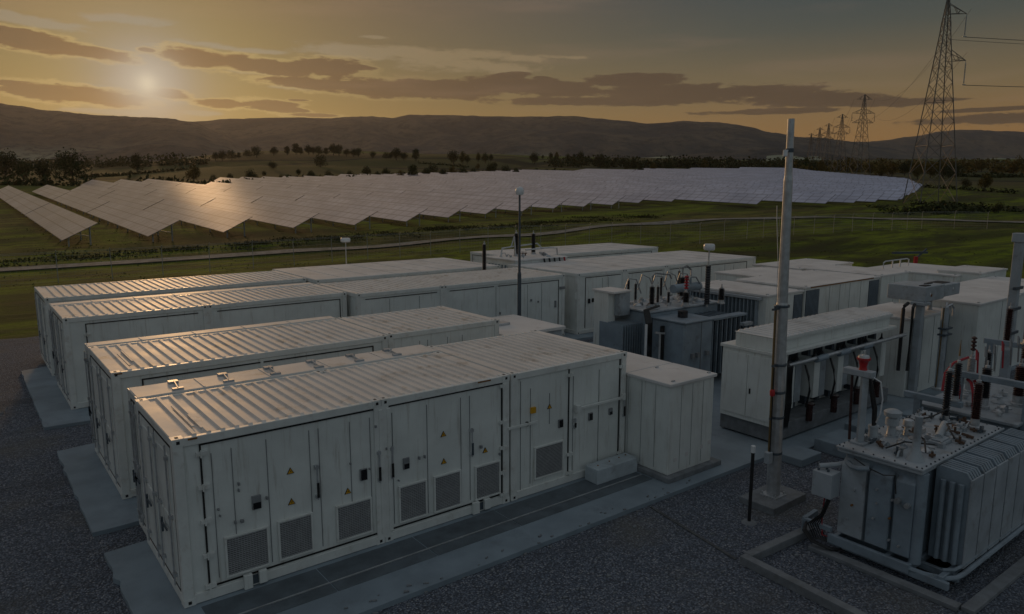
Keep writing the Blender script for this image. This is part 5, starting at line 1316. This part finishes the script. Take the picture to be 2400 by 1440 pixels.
# --- header box on its column
t = thing('header_box', 'large grey header box raised on a single column, right side', 'equipment box', (24.15, 10.0, .1))
m = MB(); m.box(-.11, .11, -.05, .17, 0, 3.05); m.build('column', GREYP, t, bevel=.02); m = MB(); m.box(-.22,.22,-.16,.28,3.0,3.1); m.build('column_head', GREYP, t, bevel=.01)
m = MB(); m.box(-.05, 1.3, -.1, 1.1, 3.1, 3.58); m.build('box_body', GREYP, t, bevel=.02)
m = MB(); m.box(1.3, 2.5, -.1, .9, 3.15, 3.54); m.build('box_extension', GREYP, t, bevel=.02)
for (a, b, c_, d) in ((.1,.5,.0,.2),(.8,1.1,.2,.35),(1.4,2.2,.1,.5)): m = MB(); m.box(a, b, c_, d, 3.58 if a < 1.3 else 3.54, 3.60 if a < 1.3 else 3.56); m.build('top_slot', SEAM, t)
for x, z_ in ((.2,3.3),(.3,3.25),(1.9,3.35)): m = MB(); m.box(x, x+.06, -.12, -.1, z_, z_+.08); m.build('fitting', RUST if x == .3 else DOME, t)
m = MB(); m.tube([(-.3,.3,3.05),(-.55,.3,2.98),(-.6,.3,2.9),(-.6,.3,.9)], .055, 6); m.tube([(-.3,.1,3.05),(-.4,.1,2.95),(-.42,.1,.9)], .05, 6); m.build('cable_riser', BLKC, t)
t = thing('service_pipe', 'slim greenish service pipe with a brass cable, right of the header box column', 'pipe', (24.9, 9.6, .1))
m = MB(); m.cyl(0,0,.3,2.9,.11,n=10); m.build('pipe', GREYP, t); m = MB(); m.tube([(-.12,0,2.9),(-.14,0,1.5),(-.18,0,.3)], .02, 5); m.build('cable', BRASS, t)
m = MB(); m.lathe(0,0,[(.2,.2),(.2,.26),(.12,.3)],12); m.build('foot_flange', GALV, t); m = MB(); m.box(-.2,.3,-.15,.1,2.0,2.05); m.box(-.2,.3,-.15,.1,2.2,2.25); m.build('clamp', DARKG, t)
for i, (a, b) in enumerate(((.35,-.1),(.6,.1))): m = MB(); m.tube([(0,0,2.9),(a*.5,b,3.0),(a,b,2.85),(a,b,2.6)], .035, 6); m.build('elbow', GALV, t)
for x_, lb in ((25.6, 'small ribbed insulator left on the low cubicle roof by the header box'), (26.2, 'small ribbed insulator right on the low cubicle roof by the header box')):
    t = thing('roof_insulator', lb, 'insulator', (x_, 10.6, 2.66)); bushing(t, 0, 0, 0, .4, .07, GALV)

# --- beams carrying bushings
def beam(label, X, ya, yb, z, posts, bz=.05, hgt=.13):
    t = thing('support_beam', label, 'beam', (X, (ya+yb)/2, 0)); y0_ = (ya+yb)/2
    m = MB(); m.box(-.06, .06, ya-y0_, yb-y0_, z-hgt, z); m.build('beam', BLUEP, t, bevel=.008)
    for y in posts: m = MB(); m.box(-.055, .055, y-y0_-.07, y-y0_+.07, bz, z-hgt); m.build('post', BLUEP, t, bevel=.006)
    return t, y0_
t1, yy1 = beam('lowest short grey beam on one post, just behind the large transformer', 16.9, 6.0, 7.2, 2.2, (6.9,))
bushing(t1, 0, 6.1-yy1+.05, 2.2, 3.05, .075, BLACK); m = MB(); m.bar((0,6.15-yy1,3.2),(0,6.15-yy1,3.55),.02,.004,6); m.build('spike', BRASS, t1)
t2, yy2 = beam('middle long grey beam with red cables looping under it, right edge', 17.6, 4.6, 6.6, 2.72, (6.35, 4.7))
for i, dx in enumerate((.0, .28, .42)):
    m = MB(); m.tube([(.05,6.5-yy2-dx,2.55),(.0,6.4-yy2-dx,2.6-.1*i),(-.1,6.3-yy2-dx,2.3),(-.12,6.28-yy2-dx,1.5)], .035, 6); m.build('red_cable', REDC, t2)
t3, yy3 = beam('highest grey beam at the right edge of the view', 21.0, 5.4, 7.1, 2.92, (6.95,))
bushing(t3, 0, 6.1-yy3, 2.92, 4.1, .16, BROWNP); 
t4 = thing('transformer', 'second transformer with tall brown bushings and dark fins behind the large one, right edge', 'transformer', (16.9, 4.9, .1))
m = MB(); m.box(.3, 4.2, .2, 2.0, .1, 1.75); m.build('tank', BLUEP, t4, bevel=.02); m = MB(); m.box(.2, 4.3, .1, 2.1, 1.75, 1.82); m.build('lid', GREYP, t4, bevel=.01)
for i in range(10): m = MB(); m.box(.5+i*.2, .54+i*.2, -.3, .15, .3, 2.35); m.build('cooling_fin', BLUEP, t4)
for (x, y, z1_, r_, mt) in ((.9,1.0,2.75,.10,BLACK),(1.7,.6,2.75,.115,BROWNP),(2.4,1.5,2.8,.07,BLACK),(3.3,1.0,2.9,.12,BROWNP),(2.0,1.7,2.7,.09,GALV)): bushing(t4, x, y, 1.82, z1_, r_, mt, base=.25)
gubbins(t4, .5, 4.0, .4, 1.9, 1.82, 30, 31, 1.1)
for i in range(6): m = MB(); a_ = .8+i*.5; m.tube([(a_,1.2,2.9),(a_+.1,1.25,3.1),(a_+.35,1.3,3.0),(a_+.45,1.3,2.4)], .02, 5); m.build('jumper_lead', DISPG if i % 3 else REDC, t4)
m = MB(); pr = []
for i in range(4): zq = 2.85+i*.09; pr += [(.025, zq), (.06, zq+.03), (.06, zq+.05), (.025, zq+.08)]
m.lathe(2.0, 1.7, pr, 10); m.build('arrester', BROWNP, t4)
m = MB(); m.tube([(1.9,1.75,2.7),(1.5,1.9,2.6),(1.2,1.95,2.4),(1.0,1.9,2.0)], .03, 6); m.build('cable', REDC, t4)
t = thing('steel_post', 'tall square steel post at the right edge rising above the containers', 'post', (24.0, 7.5, 0))
m = MB(); m.box(-.11,.11,-.11,.11,0,5.4); m.build('shaft', GREYP, t, bevel=.01); m = MB(); m.box(-.16,.16,-.16,.16,5.25,5.5); m.build('head', GREYP, t, bevel=.01)
for z_ in (3.9, 3.3, 2.6): m = MB(); m.box(-.3,.3,-.13,-.05,z_,z_+.08); m.build('bracket', DARKG, t)
bushing(t, -.45, -.1, 2.2, 3.4, .09, BROWNP)
t = thing('barrier', 'short red and white upright with grey arms by the meadow edge', 'barrier', (44.5, 19.6, 0)) if False else None
t = thing('signal_post', 'red post with dark cross-arm beside the containers, in front of the meadow', 'post', (43.5, 18.6, 0))
m = MB(); m.cyl(0,0,0,2.9,.12,n=8); m.build('post', REDP, t); m = MB(); m.bar((-2.2,.3,3.2),(.9,-.2,3.1),.06); m.bar((0,0,2.8),(.8,-.2,3.3),.04); m.build('cross_arm', DARKG, t)

rnd = random.Random(41); pts = []
for (x0_, y0_, x1_, y1_, n_) in ((1.6,31.4,1.6,23.5,14),(1.6,23.4,2.4,23.4,5),(1.6,21.0,1.62,15.5,16),(1.6,15.4,2.4,15.4,7),(1.68,14.4,1.74,9.8,12),(2,9.75,15.5,9.8,26),(10.9,6.9,10.7,3,8)):
    for _ in range(n_): u = rnd.random()**1.3; pts.append((x0_+(x1_-x0_)*u+rnd.gauss(0,.05), y0_+(y1_-y0_)*u+rnd.gauss(0,.05)))
clumps('weeds', pts, .06, .05, 16, .05, SCRUB, 'small dry weeds along the edges of the concrete slabs', 'weeds', 'stuff', seed=42)
# larger stray stones on the gravel and slab edges
m = MB()
for i in range(420):
    x = rnd.uniform(-6, 13); y = rnd.uniform(3, 34) if x < 1.5 else rnd.uniform(3, 9.7)
    if rnd.random() < .25 and x > 2: y = rnd.uniform(9.7, 10.1)
    q = rnd.uniform(.015, .04); z_ = .09 if y > 9.85 and x > 1.8 else 0
    m.bar((x-q, y, z_+q*.3), (x+q, y+rnd.uniform(-q,q), z_+q*.5), q*.7, q*.5, 5)
tag(m.build('stray_stones', CONCB), 'scattered larger stones lying on the gravel', 'stones', kind='stuff')

# ------------------------------------------------------------------ evening haze over the valley
hz = MB(); hz.box(-11000, 11000, -11000, 11000, -101, 620)
HZ = bpy.data.materials.new('haze'); HZ.use_nodes = True; h_ = NT(HZ.node_tree); h_.N.remove(h_.N['Principled BSDF'])
pv = h_.n('ShaderNodeVolumePrincipled'); pv.inputs['Color'].default_value = (.93,.90,.88,1); pv.inputs['Density'].default_value = .000036; pv.inputs['Anisotropy'].default_value = .6
h_.L.new(pv.outputs[0], h_.N['Material Output'].inputs['Volume'])
ho = hz.build('haze', HZ); ho['kind'] = 'stuff'; ho['label'] = 'thin evening haze over the valley and hills'; ho['category'] = 'haze'
